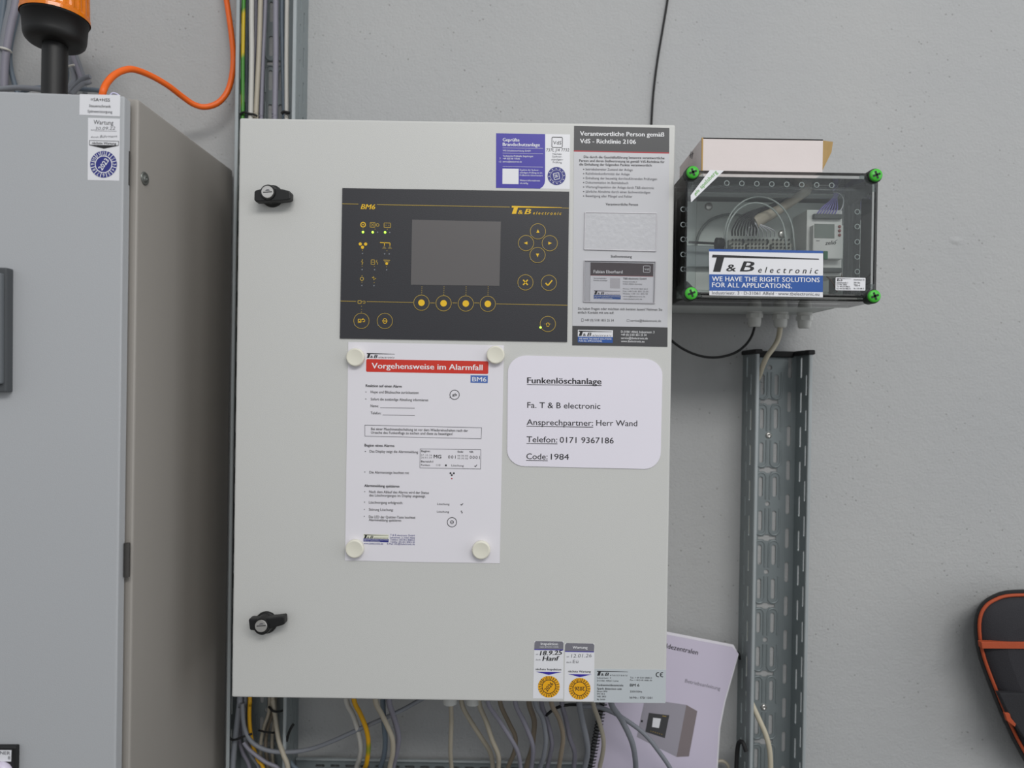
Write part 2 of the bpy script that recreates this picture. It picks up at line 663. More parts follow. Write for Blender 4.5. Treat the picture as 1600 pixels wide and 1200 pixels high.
def perforated(outer, holes, thick):
    """flat plate with holes: (verts in u, v, w), faces"""
    c = bpy.data.curves.new('plate', 'CURVE')
    c.dimensions = '2D'
    c.fill_mode = 'BOTH'
    c.extrude = thick / 2
    for loop in [outer] + holes:
        s = c.splines.new('POLY')
        s.points.add(len(loop) - 1)
        for p, (x, y) in zip(s.points, loop):
            p.co = (x, y, 0, 1)
        s.use_cyclic_u = True
    o = bpy.data.objects.new('plate', c)
    me = o.to_mesh()
    vs = [v.co.copy() for v in me.vertices]
    fs = [tuple(p.vertices) for p in me.polygons]
    o.to_mesh_clear()
    bpy.data.objects.remove(o)
    bpy.data.curves.remove(c)
    return vs, fs


# ------------------------------------------------------------------ perforated cable trays
def tray(label, xl, xr, z0, z1, acols, zslot, ccol, pitch, detail_from, detail_to, screws=(), guard=False, group='vertical cable trays'):
    D = 0.06
    t = thing('cable_tray', ((xl + xr) / 2, 0, z0), label, 'cable tray', group)
    holes, zs = [], []
    k0 = int((detail_from - zslot) / pitch) - 1
    k1 = int((detail_to - zslot) / pitch) + 1
    for k in range(k0, k1 + 1):
        z = zslot + k * pitch
        if not (z0 + 0.03 < z < z1 - 0.02) or not (detail_from <= z <= detail_to):
            continue
        zs.append((k, z))
        for x in acols:
            holes.append(stadium(x, z, 0.0066, 0.0345))
        zc = z + pitch * 0.5
        if zc < z1 - 0.02:
            if ccol:
                holes.append(stadium(ccol, zc, 0.0066, 0.0345))
            if len(acols) > 1:
                mx = (acols[0] + acols[1]) / 2
                if k % 2:
                    h = 0.003
                    holes.append([(mx + s * a, zc + b) for s, a, b in ((-1, .015, -h), (-1, .006, -h), (-1, .003, -h * 1.8), (1, .003, -h * 1.8), (1, .006, -h), (1, .015, -h), (1, .015, h), (1, .006, h), (1, .003, h * 1.8), (-1, .003, h * 1.8), (-1, .006, h), (-1, .015, h))])
                else:
                    holes.append([(mx + 0.0042 * math.cos(q), zc + 0.0042 * math.sin(q)) for q in [2 * math.pi * j / 10 for j in range(10)]])
    vs, fs = perforated([(xl, z0), (xr, z0), (xr, z1), (xl, z1)], holes, 0.0012)
    obj('back_panel', MB().add([Vector((p.x, -0.0016 - p.z, p.y)) for p in vs], fs, GALV), t)
    # stamped beads round each pair of slots
    bead = MB()
    for k, z in zs:
        if len(acols) < 2:
            break
        sgn = 1 if k % 2 else -1
        for x in acols:
            w, h = 0.0085, 0.021
            path = [Vector((x - w, -0.0022, z - sgn * h)), Vector((x - w, -0.0022, z + sgn * h * 0.75))]
            path += [Vector((x - w * math.cos(q), -0.0022, z + sgn * (h * 0.75 + w * math.sin(q)))) for q in (0.5, 1.05, 1.57, 2.1, 2.64)]
            path += [Vector((x + w, -0.0022, z + sgn * h * 0.75)), Vector((x + w, -0.0022, z - sgn * h))]
            bead.tube(path, 0.0016, GALV, 6, 1)
    if bead.v:
        obj('stamped_beads', bead, t)
    for side, x in ((1, xl), (-1, xr)):
        sh = []
        for k, z in zs:
            sh.append(stadium(-0.022, z + pitch * 0.5, 0.0055, 0.0345))
            sh.append(stadium(-0.042, z, 0.0045, 0.0345))
        sh = [h for h in sh if max(p[1] for p in h) < z1 - 0.006 and min(p[1] for p in h) > z0 + 0.006]
        vs, fs = perforated([(-D, z0), (0, z0), (0, z1), (-D, z1)], sh, 0.0012)
        w = obj('side_wall', MB().add([Vector((x + p.z, p.x, p.y)) for p in vs], fs, GALV), t)
        lip = MB().box((min(x, x + side * 0.0052), -D - 0.003, z0), (max(x, x + side * 0.0052), -D + 0.001, z1), GALVE, 0.001, 1)
        obj('rolled_edge', lip, w, label='bright rolled edge')
    for px, py in screws:
        c = PY(px, py, -0.003)
        s = MB().lathe((c.x, -0.002, c.z), (0, -1, 0), [(0, .0052), (.0015, .0052), (.003, .0035), (.0032, .002), (.002, .0018), (.002, 0)], CHROME, 16)
        obj('screw', s, t, label='bright round screw head')
    if guard:
        g = MB().box((xl - 0.004, -D - 0.006, z1 - 0.004), (xl + 0.009, -0.001, z1 + 0.0035), RUBBER, 0.0015, 1)
        obj('edge_guard', g, t, label='black rubber edge guard')
        g = MB().box((xl + 0.009, -0.008, z1 - 0.007), (xr - 0.007, -0.001, z1 + 0.0035), RUBBER, 0.0015, 1)
        obj('edge_guard', g, t, label='black rubber edge guard')
        g = MB().box((xr - 0.0085, -D - 0.006, z1 - 0.004), (xr + 0.003, -0.001, z1 + 0.0035), RUBBER, 0.0015, 1)
        obj('edge_guard', g, t, label='black rubber edge guard')
    return t


_xl, _xr = PY(1177.5, 775, -0.06).x, PY(1265, 775, -0.06).x
_pitch = 53.2 * 1.148 / FPX
tray('perforated galvanised cable tray on the open wall below the clear junction box', _xl, _xr, 0.55, PY(1220, 551, -0.03).z,
     (PY(1189.6, 705, -.002).x, PY(1211.3, 705, -.002).x), PY(1200, 601, -.002).z, PY(1232, 705, -.002).x, _pitch, 0.78, 1.60,
     screws=((1201, 680), (1193.5, 1105)), guard=True)

_xl2, _xr2 = PY(368.8, 90, -0.06).x, PY(462.5, 90, -0.06).x
tray('perforated galvanised cable tray running up behind the control cabinet, full of cables', _xl2, _xr2, 0.55, 2.35,
     (PY(423, 100, -.002).x, PY(439, 100, -.002).x), PY(423, 72, -.002).z, 0, _pitch, 0.84, 2.2)

# the tray that lies along the wall under the control cabinet
_z = PY(700, 1188, -0.012).z
_x0, _x1 = PY(463, 1188, -0.012).x, PY(1112, 1192, -0.012).x
ht = thing('cable_tray', ((_x0 + _x1) / 2, -0.06, _z - 0.06), 'galvanised cable tray lying along the wall under the control cabinet', 'cable tray')
hs = []
k = 0
while _x0 + 0.04 + k * 0.025 < _x1 - 0.03:
    hs.append(stadium(_x0 + 0.04 + k * 0.025, _z - 0.012, 0.016, 0.005))
    k += 1
vs, fs = perforated([(_x0, _z - .06), (_x1, _z - .06), (_x1, _z), (_x0, _z)], hs, 0.0012)
obj('rear_wall', MB().add([Vector((p.x, -0.012 - p.z, p.y)) for p in vs], fs, GALV), ht)
obj('rolled_edge', MB().box((_x0, -0.017, _z - 0.002), (_x1, -0.011, _z + 0.0015), GALVE, 0.0008, 1), ht, label='bright rolled edge')
obj('floor_panel', MB().box((_x0, -0.112, _z - 0.0612), (_x1, -0.012, _z - 0.06), GALV), ht)
obj('front_wall', MB().box((_x0, -0.1132, _z - 0.06), (_x1, -0.112, _z), GALV), ht)

# ------------------------------------------------------------------ tall steel cabinet at the left
YAW = math.radians(3.2)
_h = PY(188.3, 600, -0.320)
DP = Plane(_h, (math.sin(YAW), -math.cos(YAW), 0))
XR = PY(216, 155, -0.299).x
ZB = PY(210, 154, -0.299).z
tc_ = thing('steel_cabinet', (XR - 0.3, -0.15, 0), 'tall light grey steel cabinet under the amber beacon', 'cabinet')
obj('body', MB().box((XR - 0.62, -0.299, 0.0), (XR, -0.011, ZB), SHADEGREY, 0.004, 3), tc_, label='side panel with shade put into its grey')
obj('gasket', MB().box((XR - 0.60, -0.304, 0.03), (XR - 0.010, -0.2985, ZB - 0.012), M('grey foam gasket', (86, 86, 84), 0.8)), tc_, label='dark sealing strip')
zt = DP.at(100, 146.3).z
dr = Vector((math.cos(YAW), math.sin(YAW), 0))
mt4 = Matrix.Identity(4)
for i in range(3):
    mt4[i][0], mt4[i][1], mt4[i][2], mt4[i][3] = dr[i], -DP.n[i], (0, 0, 1)[i], (_h.x, _h.y, 0)[i]
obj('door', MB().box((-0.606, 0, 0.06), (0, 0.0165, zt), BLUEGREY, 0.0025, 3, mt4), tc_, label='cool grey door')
for py in (263, 875):
    c = PY(199, py, -0.306)
    obj('hinge', MB().lathe((c.x - 0.0005, c.y, c.z - 0.021), (0, 0, 1), [(0, .0035), (.042, .0035)], M('dark hinge steel', (70, 68, 66), 0.5, 0.3), 12), tc_, label='dark hinge barrel')
SP = Plane((XR, 0, 0), (1, 0, 0))
c = SP.at(225.5, 279)
bolt = MB().lathe(c - Vector((0.001, 0, 0)), (1, 0, 0), [(0, .0085), (.002, .0085), (.003, .0075), (.0022, .006), (.0022, .004), (.004, .0035), (.004, .0015), (.0015, .001), (.0015, 0)], M('dull zinc', (120, 122, 118), 0.4, 0.7), 20)
obj('bolt', bolt, tc_, label='zinc bolt in the side panel')
hd = block(DP, [(-52, 416), (-52, 613), (9.6, 613), (10.6, 418)], 0.012, 0.0125, CHARCOAL, 0.002, 2)
h1 = obj('handle', hd, tc_, label='dark grey swing handle plate')
obj('lever', block(DP, [(-48, 426), (-48, 600), (0.5, 600), (1, 426)], 0.018, 0.008, M('grey lever plastic', (104, 108, 112), 0.45), 0.002, 2), h1)
lp = obj('legend_plate', block(DP, [(-70, 1168), (-71, 1250), (22.5, 1250), (24, 1168)], 0.008, 0.0085, BLACK, 0.001, 1), tc_, label='black framed switch plate')
pr = Print(DP, 0.0083)
pr.poly([(-62, 1171.2), (-62, 1189.5), (17.3, 1190), (18, 1172)], LABELW, 0)
pr.text('ANER', -6.5, 1178.6, 15.8, 1179.4, 5.2, INK2, 0.02)
pr.text('8', 12.4, 1186.5, 15.8, 1186.5, 5, INK2, 0.02)
obj('lettering', pr, lp)
c = DP.at(3, 1206, 0.008)
obj('push_button', MB().lathe(c, DP.n, [(0, .0125), (.004, .0125), (.007, .010), (.0085, .005), (.009, 0)], M('pale button cap', (214, 206, 224), 0.3), 24), lp, label='pale round button cap')

# stickers on its door
st = sheet('label_sticker', DP, [(124.5, 147), (124, 179.3), (187.2, 182), (188, 148.6)], LABELW, tc_, 0.0003, label='white lettered sticker at the door corner')
pr = Print(DP, 0.0004)
pr.text('=SA+HSS', 141.5, 157.8, 171.5, 158.8, 5, INK, 0.012)
pr.text('Steuerschrank', 139, 167.2, 173, 168.2, 4.2, INK, 0.01)
pr.text('Späneentsorgung', 136.8, 175.6, 175.3, 176.8, 4.2, INK2, 0.01)
obj('lettering', pr, st)
st = sheet('service_sticker', DP, [(137.6, 184), (137, 281.3), (186.2, 282.4), (187.4, 185.5)], LABELW, tc_, 0.0002, label='white service sticker with a blue year seal')
pr = Print(DP, 0.0003)
pr.text('Wartung', 146.3, 194, 177, 195, 6.6, INK, 0.0)
pr.text('am', 142, 203.8, 148, 204, 2.2, INK2)
pr.text('30.09.22', 148.5, 203.2, 180, 202.6, 5, INK2, -0.005, 0.2)
pr.line([(148, 204.4), (182, 205)], 0.5, INK2)
pr.text('durch', 142, 215.2, 154, 215.4, 2.6, INK2)
pr.text('Bührmann', 156, 215.2, 183, 214.6, 4, INK2, -0.005, 0.3)
pr.line([(139.8, 219.4), (139.6, 226.4), (185, 227.4), (185.4, 220.6)], 0.7, INK, 1, True)
pr.text('nächste Wartung', 144, 225, 181.5, 226, 3.6, INK, 0.03)
pr.poly([(140, 227), (162.5, 232.4), (185, 227.8)], INK, 1)
seal(pr, 161.8, 256.7, 21, NAVY, WHITEINK, '2023', 55)
obj('lettering', pr, st)

# ------------------------------------------------------------------ the control cabinet in the middle
X0, X1, Z0, Z1 = -0.3808, 0.2195, 1.0575, 1.8568
CP = yplane(-0.21)
cc = thing('control_cabinet', ((X0 + X1) / 2, -0.13, Z0), 'wide light grey wall cabinet with the dark operator panel in its door', 'cabinet')
obj('body', MB().box((X0 + 0.003, -0.1895, Z0 + 0.003), (X1 - 0.003, -0.066, Z1 - 0.003), RAL_IN, 0.003, 2), cc)
obj('door', MB().box((X0, -0.21, Z0), (X1, -0.190, Z1), RAL, 0.0028, 3), cc)


def lock(bx, by, cx, cy, wing, slot, label):
    b = PY(bx, by, -0.21)
    mb = MB().lathe((b.x, -0.2095, b.z), (0, -1, 0), [(0, .0152), (.003, .0152), (.0045, .0142), (.0055, .0122), (.014, .0118), (.0185, .0110)], BLACK, 28)
    l = obj('lock', mb, cc, label=label)
    obj('wing', block(yplane(-0.21), wing, 0.0195, 0.0135, BLACK, 0.0016, 2), l)
    c = PY(cx, cy, -0.2315)
    obj('hub', MB().lathe((c.x, -0.212, c.z), (0, -1, 0), [(0, .0112), (.017, .0108), (.0195, .0098)], BLACK, 28), l)
    kc = MB().lathe((c.x, -0.229, c.z), (0, -1, 0), [(0, .0083), (.0032, .0083), (.0038, .0078)], CHROME, 28)
    p = Print(yplane(-0.2328), 0.0001)
    p.line([(cx - 7 * math.cos(slot), cy + 7 * math.sin(slot)), (cx + 7 * math.cos(slot), cy - 7 * math.sin(slot))], 1.3, INK, 1)
    p.poly([(cx - 4, cy - 1.8), (cx + 4, cy - 2.4), (cx + 1.5, cy - 4.2), (cx - 1.5, cy - 4)], INK2, 1)
    o = obj('key_cylinder', kc, l, label='bright round key cylinder')
    for i in range(len(p.f)):
        pass
    # the key slot belongs to the cylinder's own mesh
    me = MB()
    me.v, me.f, me.mi, me.sm, me.mats = kc.v[:], kc.f[:], kc.mi[:], kc.sm[:], kc.mats[:]
    k = len(me.v)
    me.v += p.v
    for f, mi in zip(p.f, p.mi):
        me.f.append(tuple(i + k for i in f))
        me.mi.append(me.slot(p.mats[mi]))
        me.sm.append(False)
    bpy.data.objects.remove(o)
    obj('key_cylinder', me, l, label='bright round key cylinder')


lock(426, 307, 418, 300, [(397.2, 300), (396.8, 312), (399, 315), (410, 314.5), (436, 314), (450, 312.5), (453.6, 310.5), (454, 301), (452, 298), (441, 295.4), (430, 294), (406, 295.4), (399, 297)], 0.05, 'black wing lock, upper one')
lock(416.5, 972, 408, 978, [(388, 968.5), (390, 983), (392, 985.3), (404, 985.5), (424, 982), (440, 977.5), (444.6, 975.5), (444.3, 964.5), (442, 963), (426, 965), (404, 967), (390, 967)], 0.05, 'black wing lock, lower one')

# operator panel
op = sheet('operator_panel', CP, [(535, 293.8), (531, 528.6), (886.2, 534.1), (889.4, 299.5)], PANEL, cc, 0.0016, side=BLACK, label='dark membrane panel with yellow symbols')
PP = Plane((0, -0.2116, 0), (0, -1, 0))
sheet('display', PP, [(643.9, 343.3), (642, 444.8), (780.4, 446.8), (782.7, 346.3)], M('unlit grey display', (98, 95, 95), 0.3, 0, 0.04, 6), op, 0.0004, label='unlit grey screen')
pr = Print(PP, 0.0002)
pr.line([(534.8, 318.4), (560, 318.9)], 0.9, OCHRE)
pr.line([(589, 319.6), (796.5, 323.5)], 0.9, OCHRE)
pr.line([(878.5, 325), (889, 325.2)], 0.8, OCHRE)
pr.text('BM6', 563.8, 326.6, 586, 327.2, 7.8, YELLOW, 0.03, 0.22)
pr.logo(799.6, 321.6, 878, 334.2, YELLOW)
pr.line([(532, 470.3), (556.5, 470.9)], 0.8, OCHRE)
pr.line([(573, 471.2), (645.5, 472.6)], 0.8, OCHRE)
for a, b in ((672, 679.5), (707, 714), (741, 749)):
    pr.line([(a, 473.2), (b, 473.4)], 0.8, OCHRE)
pr.line([(775.5, 474.8), (886.6, 477)], 0.8, OCHRE)
for cx in (658.8, 693.4, 728, 762.4):
    for k in range(5):
        pr.disc(cx + 0.4 - 0.1 * k, 448.2 + 3.1 * k, 0.7, OCHRE, 1, 8)
# status symbols
pr.ring(567.3, 351.1, 3.6, 1.5, YELLOW)
pr.disc(567.3, 351.1, 1.1, YELLOW)
pr.line([(578.4, 347.6), (578.3, 355), (586, 355.2), (586.2, 347.8)], 0.9, OCHRE, 1, True)
pr.line([(580, 349), (584.4, 353.6)], 0.8, OCHRE)
pr.line([(584.4, 349.1), (580, 353.5)], 0.8, OCHRE)
pr.ring(590, 351.5, 2.1, 0.9, OCHRE)
pr.line([(592, 351.6), (593.6, 351.6)], 0.8, OCHRE)
pr.line([(600.2, 348.4), (600.1, 355.4), (610.3, 355.6), (610.4, 348.6)], 1.0, OCHRE, 1, True)
pr.line([(602.4, 351.9), (604.2, 351.9)], 0.8, OCHRE)
pr.line([(606.4, 352), (608.2, 352)], 0.8, OCHRE)
for x, y in ((562.9, 381.2), (571.3, 381.4), (566.4, 386.3)):
    pr.disc(x, y, 2.5, YELLOW)
pr.line([(593.8, 378.9), (609.4, 379.7), (609.2, 384)], 1.1, YELLOW)
pr.line([(600.8, 379.3), (600.6, 384)], 1.0, YELLOW)
for x in (600.4, 609.2):
    pr.poly([(x, 383.6), (x - 3.6, 388.6), (x + 3.6, 388.8)], M('dim ochre print', (118, 104, 62), 0.5), 1)
pr.line([(566.6, 405.4), (564.9, 409.6), (567.2, 409.8), (565.4, 413.8)], 1.2, OCHRE)
pr.line([(580, 406), (579.9, 413.2), (585.4, 413.4), (585.6, 406.2)], 1.0, OCHRE, 1, True)
pr.line([(580, 409.6), (585.5, 409.7)], 0.8, OCHRE)
pr.line([(589, 406.4), (588, 409.8), (590, 410), (589.4, 413.6)], 1.0, OCHRE)
pr.line([(599.2, 406.4), (609.4, 406.8)], 1.3, OCHRE)
pr.line([(600.4, 409), (608.4, 409.3)], 1.0, OCHRE)
pr.disc(604.2, 412, 2.1, YELLOW)
pr.ring(565.5, 435.7, 2.5, 1.2, OCHRE)
pr.disc(565.6, 430.8, 0.8, OCHRE, 1, 8)
pr.line([(581.4, 433.2), (585, 435.4), (584, 437.6)], 1.5, OCHRE)
pr.line([(587.4, 435.2), (585, 435.4), (583.4, 432)], 1.2, OCHRE)
pr.line([(559.4, 469.6), (559.3, 474.2), (564.2, 474.3), (564.3, 469.7)], 1.1, OCHRE, 1, True)
pr.line([(564.4, 472), (567.4, 470.6), (570.4, 470.6), (570.3, 473.9), (567, 473.6)], 0.9, OCHRE)
GD = M('grey unlit lamp print', (120, 124, 132), 0.4)
for x, y in ((590, 362.9), (609, 363.2), (566.4, 396), (601, 396.6), (608.2, 396.7), (565.8, 421.2), (585.3, 421.4), (604.1, 421.6), (565.4, 446), (584.4, 446.3)):
    pr.disc(x, y, 1.15, GD, 1, 10)
for x, y in ((567, 357.8), (586, 358), (605.2, 358.3), (566.4, 391), (604.6, 391.8), (565.8, 416), (585, 416.4), (604, 416.8), (565.4, 441), (584.6, 441.6), (564.8, 478.6), (565, 483.6), (564.8, 487.4)):
    pr.disc(x, y, 0.6, OCHRE, 1, 8)
obj('lettering', pr, op, label='yellow symbols and lettering')


def button(cx, cy, draw, tick=True):
    p = Print(PP, 0.0002)
    n = 28
    p.slab([PP.at(cx + 12.6 * math.cos(2 * math.pi * k / n), cy - 12.6 * math.sin(2 * math.pi * k / n), 0.0005) for k in range(n)], (0, 0.0005, 0), PANELB)
    p.lift = 0.0006
    p.ring(cx, cy, 12, 0.8, OCHRE, 1, 40)
    if tick:
        p.disc(cx - 10.6, cy + 6.4, 0.9, GD, 2, 8)
    draw(p, cx, cy)
    obj('button', p, op)


dot = lambda p, x, y: p.disc(x, y, 5.1, YELLOW, 2)
for x, y in ((658.5, 473), (693.1, 473.9), (727.8, 474.3), (762.2, 474.8)):
    button(x, y, dot, False)
tri = lambda q: (lambda p, x, y: p.poly([(x + 3.3 * math.cos(q + a), y - 3.3 * math.sin(q + a)) for a in (0, 2.3, -2.3)], YELLOW, 2))
for x, y, q in ((840.5, 361.5, math.pi / 2), (821.9, 379.8, math.pi), (859, 380, 0), (839.9, 398.5, -math.pi / 2)):
    button(x, y, tri(q))


def cross(p, x, y):
    p.line([(x - 3.6, y - 4), (x + 3.6, y + 4)], 1.9, YELLOW, 2)
    p.line([(x + 3.6, y - 4), (x - 3.6, y + 4)], 1.9, YELLOW, 2)


def horn(p, x, y):
    p.line([(x - 5, y - 2.6), (x - 5, y + 2.4), (x - 0.6, y + 2.4), (x - 0.6, y - 2.4)], 1, YELLOW, 2, True)
    p.line([(x - 0.4, y - 1), (x + 2, y - 2), (x + 5, y - 2), (x + 5, y + 1.4), (x + 2, y + 1.4)], 0.9, YELLOW, 2)
    p.line([(x - 5.4, y + 3.4), (x + 3, y - 4)], 1, YELLOW, 2)


def ack(p, x, y):
    p.line([(x - 4, y), (x + 4, y + 0.1)], 1.3, YELLOW, 2)
    p.ring(x, y - 0.9, 2.8, 0.9, YELLOW, 2, 14, 0, math.pi)
    p.ring(x, y + 1.0, 2.8, 0.9, YELLOW, 2, 14, math.pi, 2 * math.pi)


def lamp(p, x, y):
    p.ring(x, y + 0.6, 2.2, 0.9, YELLOW, 2, 16, -0.6, math.pi + 0.6)
    p.line([(x - 1.6, y + 2.4), (x - 1.4, y + 4), (x + 1.4, y + 4), (x + 1.6, y + 2.4)], 0.9, YELLOW, 2)
    for a in (-4.4, 4.4):
        p.disc(x + a, y, 0.6, OCHRE, 2, 8)


button(821, 441.2, cross)
button(857.6, 441.9, lambda p, x, y: p.check(x, y + 0.3, 5.2, 1.9, YELLOW, 2))
button(564.7, 501.3, horn)
button(601.3, 501.5, ack)
button(856, 506.2, lamp, False)
LED = M('lit green lamp', (170, 255, 70), 0.4, emit=1.9)
for x, y in ((567.2, 362.7), (582.4, 362.9), (601.7, 363.1), (844.6, 511.6)):
    c = PP.at(x, y)
    obj('indicator', MB().lathe(c, (0, -1, 0), [(0, .0016), (.0006, .0015), (.001, .0008), (.0011, 0)], LED, 12), op, label='lit green indicator')

# test sticker, violet and white
st = sheet('inspection_sticker', CP, [(775.2, 208.2), (775, 293.6), (890.2, 295.4), (890.6, 210)], LABELW, cc, 0.0002, label='violet and white fire protection sticker')
pr = Print(CP, 0.0003)
pr.poly([(775.2, 208.2), (775, 293.6), (843.8, 294.7), (848.3, 291.3), (850.8, 287), (851.7, 281.7), (851.8, 209.4)], VIOLET, 0)
pr.text('Geprüfte', 785.6, 220.8, 811.4, 221.2, 5.2, WHITEINK, 0.03)
pr.text('Brandschutzanlage', 785.6, 228, 843.4, 228.8, 5.2, WHITEINK, 0.03)
pr.text('WIS Schadensverhütung GmbH', 785.6, 236.4, 829, 237, 2.6, WHITEINK, 0.0)
for y in (231, 239.2, 260.2):
    pr.line([(785.4, y), (848.6, y + 0.9)], 0.4, WHITEINK, 1)
pr.text('Technische Prüfstelle Siegelungen', 785.6, 244.9, 833, 245.4, 2.6, WHITEINK, 0.01)
pr.text('+49 (0)5181 97640', 785.6, 249, 812.2, 249.4, 2.6, WHITEINK, 0.01)
pr.text('service@tbelectronic.de', 785.6, 253.6, 815.2, 254, 2.6, WHITEINK, 0.01)
pr.text('7', 780.4, 249, 782.4, 249, 2.4, WHITEINK)
pr.text('12', 779.8, 253.6, 783.4, 253.6, 2.4, WHITEINK)
pr.poly([(785.2, 263.4), (785, 287.4), (810.2, 287.8), (810.4, 263.8)], LABELW, 1)
pr.text('Ergebnis der Sachver-', 812, 266.6, 842.4, 267.1, 2.6, WHITEINK, 0.0)
pr.text('ständigen-Prüfung ist im', 812, 270.8, 847.2, 271.3, 2.6, WHITEINK, 0.0)
pr.text('Prüfbericht dokumentiert', 812, 275, 848, 275.5, 2.6, WHITEINK, 0.0)
pr.text('Weitere Informationen:', 812, 283, 844, 283.5, 2.6, WHITEINK, 0.0)
pr.text('vds.de/bg', 812, 287.4, 825, 287.6, 2.6, WHITEINK, 0.02)
pr.line(rrect(862.4, 214.2, 878.8, 230.2, 1.6), 0.9, INK, 1, True)
pr.text('VdS', 864.2, 225.4, 877, 225.8, 5.4, INK, 0.0)
pr.text('737L J/4 7732', 853.6, 236.6, 889.4, 236.4, 4.6, INK, -0.004, 0.15)
for s, y, a, b in (('Nächste', 241.8, 863.6, 877.4), ('Sachver-', 246, 863, 878.4), ('ständigen-', 250.4, 861.6, 880), ('Prüfung', 254.9, 863.8, 877.6)):
    pr.text(s, a, y, b, y + 0.2, 2.9, INK2)
pr.disc(869.6, 275, 14.1, NAVY, 1, 36)
pr.ring(869.6, 275, 9.6, 0.4, LABELW, 2)
for k in range(12):
    q = 2 * math.pi * k / 12
    pr.line([(869.6 + 11 * math.cos(q), 275 - 11 * math.sin(q)), (869.6 + 12.6 * math.cos(q + 0.1), 275 - 12.6 * math.sin(q + 0.1))], 1.0, LABELW, 2)
pr.line([(864.4, 271.4), (866.4, 281), (874.6, 279), (872.8, 269.6)], 0.9, LABELW, 2, True)
pr.text('26', 867.4, 277.6, 871.8, 276.6, 4.6, LABELW, 0.03, layer=2)
obj('lettering', pr, st)

# two yearly stickers, lower right of the door
def yearly(label, quad, head_y, head, sub, rows, nxt, trix, c, ang):
    st = sheet('service_sticker', CP, quad, LABELW, cc, 0.0002, label=label)
    (xa, ya), (xb, yb), (xc, yc), (xd, yd) = quad     # TL, BL, BR, TR
    pr = Print(CP, 0.0003)
    sl = (yd - ya) / (xd - xa)
    pr.poly([(xa + 2, ya), (xa + 0.2, ya + 2.5), (xa - 0.3, head_y), (xd - 0.6, head_y + sl * 46), (xd - 0.2, yd + 2.5), (xd - 2, yd)], M('grey print', (120, 119, 128), 0.5), 0)
    pr.poly([(xa - 0.3, head_y), (xa - 0.35, head_y + 1.3), (xd - 0.65, head_y + 1.3 + sl * 46), (xd - 0.6, head_y + sl * 46)], VIOLET, 0)
    s, x0, x1, y = head
    pr.text(s, x0, y, x1, y + 0.4, 4.0, WHITEINK, 0.03)
    if sub:
        pr.text(*sub, 2.0, WHITEINK, 0.0)
    for r in rows:
        pr.text(*r[:5], r[5], r[6], r[7], r[8])
    s, x0, x1, y = nxt
    pr.text(s, x0, y, x1, y + 0.6, 3.2, INK, 0.03)
    x0, x1, y = trix
    pr.poly([(x0, y), ((x0 + x1) / 2, y + 4.8), (x1, y + 0.5)], VIOLET, 1)
    seal(pr, c[0], c[1], 17, SEAL, INK, '2026', ang)
    obj('lettering', pr, st)


yearly('white and grey yearly sticker with bold pen strokes', [(835.1, 1001.7), (832.8, 1091.3), (880, 1091.7), (880.8, 1002.4)], 1014.2,
       ('Inspektion', 845, 871.6, 1007.8), ('nach DIN EN 12845', 843.5, 1011.6, 872.5, 1011.9),
       [('am', 837.4, 1023.2, 841, 1023.2, 2.2, INK2, 0, 0), ('18.9.25', 843.6, 1024, 878.6, 1022.8, 6.8, INK, 0.045, 0.2),
        ('durch', 837.2, 1032, 844.4, 1032, 2.6, INK2, 0, 0), ('Hanf', 847.6, 1032.6, 874, 1032.2, 7.2, INK, 0.045, 0.2)],
       ('nächste Inspektion', 836.9, 876.8, 1047), (837.4, 877.6, 1049.6), (857.6, 1073), 50)
yearly('white and grey yearly sticker with faint pencil strokes', [(883, 1004.8), (881.4, 1095), (928.6, 1095.4), (928.8, 1005.6)], 1017.2,
       ('Wartung', 894.8, 917.9, 1013.4), None,
       [('am', 885.4, 1027, 889, 1027, 2.2, INK2, 0, 0), ('12.01.26', 892.4, 1027.6, 924.4, 1027, 5.6, INK2, -0.008, 0.15),
        ('durch', 885.2, 1036, 892.6, 1036, 2.6, INK2, 0, 0), ('Eü', 894.8, 1036.2, 903.8, 1036, 5.2, INK2, -0.008, 0.1)],
       ('nächste Wartung', 887.9, 923, 1050.4), (887.6, 924.8, 1053.2), (905.7, 1076.2), 180)

# silver type plate
tp = sheet('type_plate', CP, [(929, 1045), (927.8, 1097.3), (1039.6, 1098.6), (1040.8, 1046.6)], SILVER, cc, 0.0003, label='silver type plate with black lettering')
pr = Print(CP, 0.0004)
pr.logo(933, 1048.2, 981, 1055.6)
for s, x0, y, x1, cap, b in (('Industriestr. 3', 933, 1060.3, 954.5, 2.4, 0), ('D-31061 Alfeld / Leine', 933, 1064.6, 966.3, 2.5, 0), ('Funkenmeldezentrale', 933, 1071.8, 973.8, 3.2, .02),
                             ('Spark detection unit', 933, 1077.4, 971.6, 3.2, .02), ('Bauart: BM6', 933, 1081.2, 949, 2.2, 0.01), ('EN 54-2', 933, 1085.2, 945, 2.4, 0.01),
                             ('VdS: 2815', 933, 1089.4, 947, 2.4, 0.01), ('Bj: 2020', 933, 1093.8, 945.4, 2.2, 0.01),
                             ('Tel.: + 49 5181 8083-0', 984.6, 1060, 1018.5, 2.4, 0), ('Fax: + 49 5181 8083-30', 984.6, 1063.8, 1018.7, 2.4, 0),
                             ('BM 6', 984.4, 1072.6, 999, 4.3, .03), ('230V/50Hz', 984.4, 1081.9, 1003.4, 2.8, 0.01), ('Id-Nr.: 173/ 1331', 984.2, 1091.4, 1019, 3.2, 0.02)):
    pr.text(s, x0, y, x1, y + 0.0155 * (x1 - x0), cap, INK, b)
pr.ring(1028.6, 1054.2, 3.3, 1.3, INK, 1, 16, math.radians(70), math.radians(290))
pr.ring(1035, 1054.3, 3.3, 1.3, INK, 1, 16, math.radians(70), math.radians(290))
pr.line([(1032.2, 1054.3), (1035, 1054.4)], 1.2, INK)
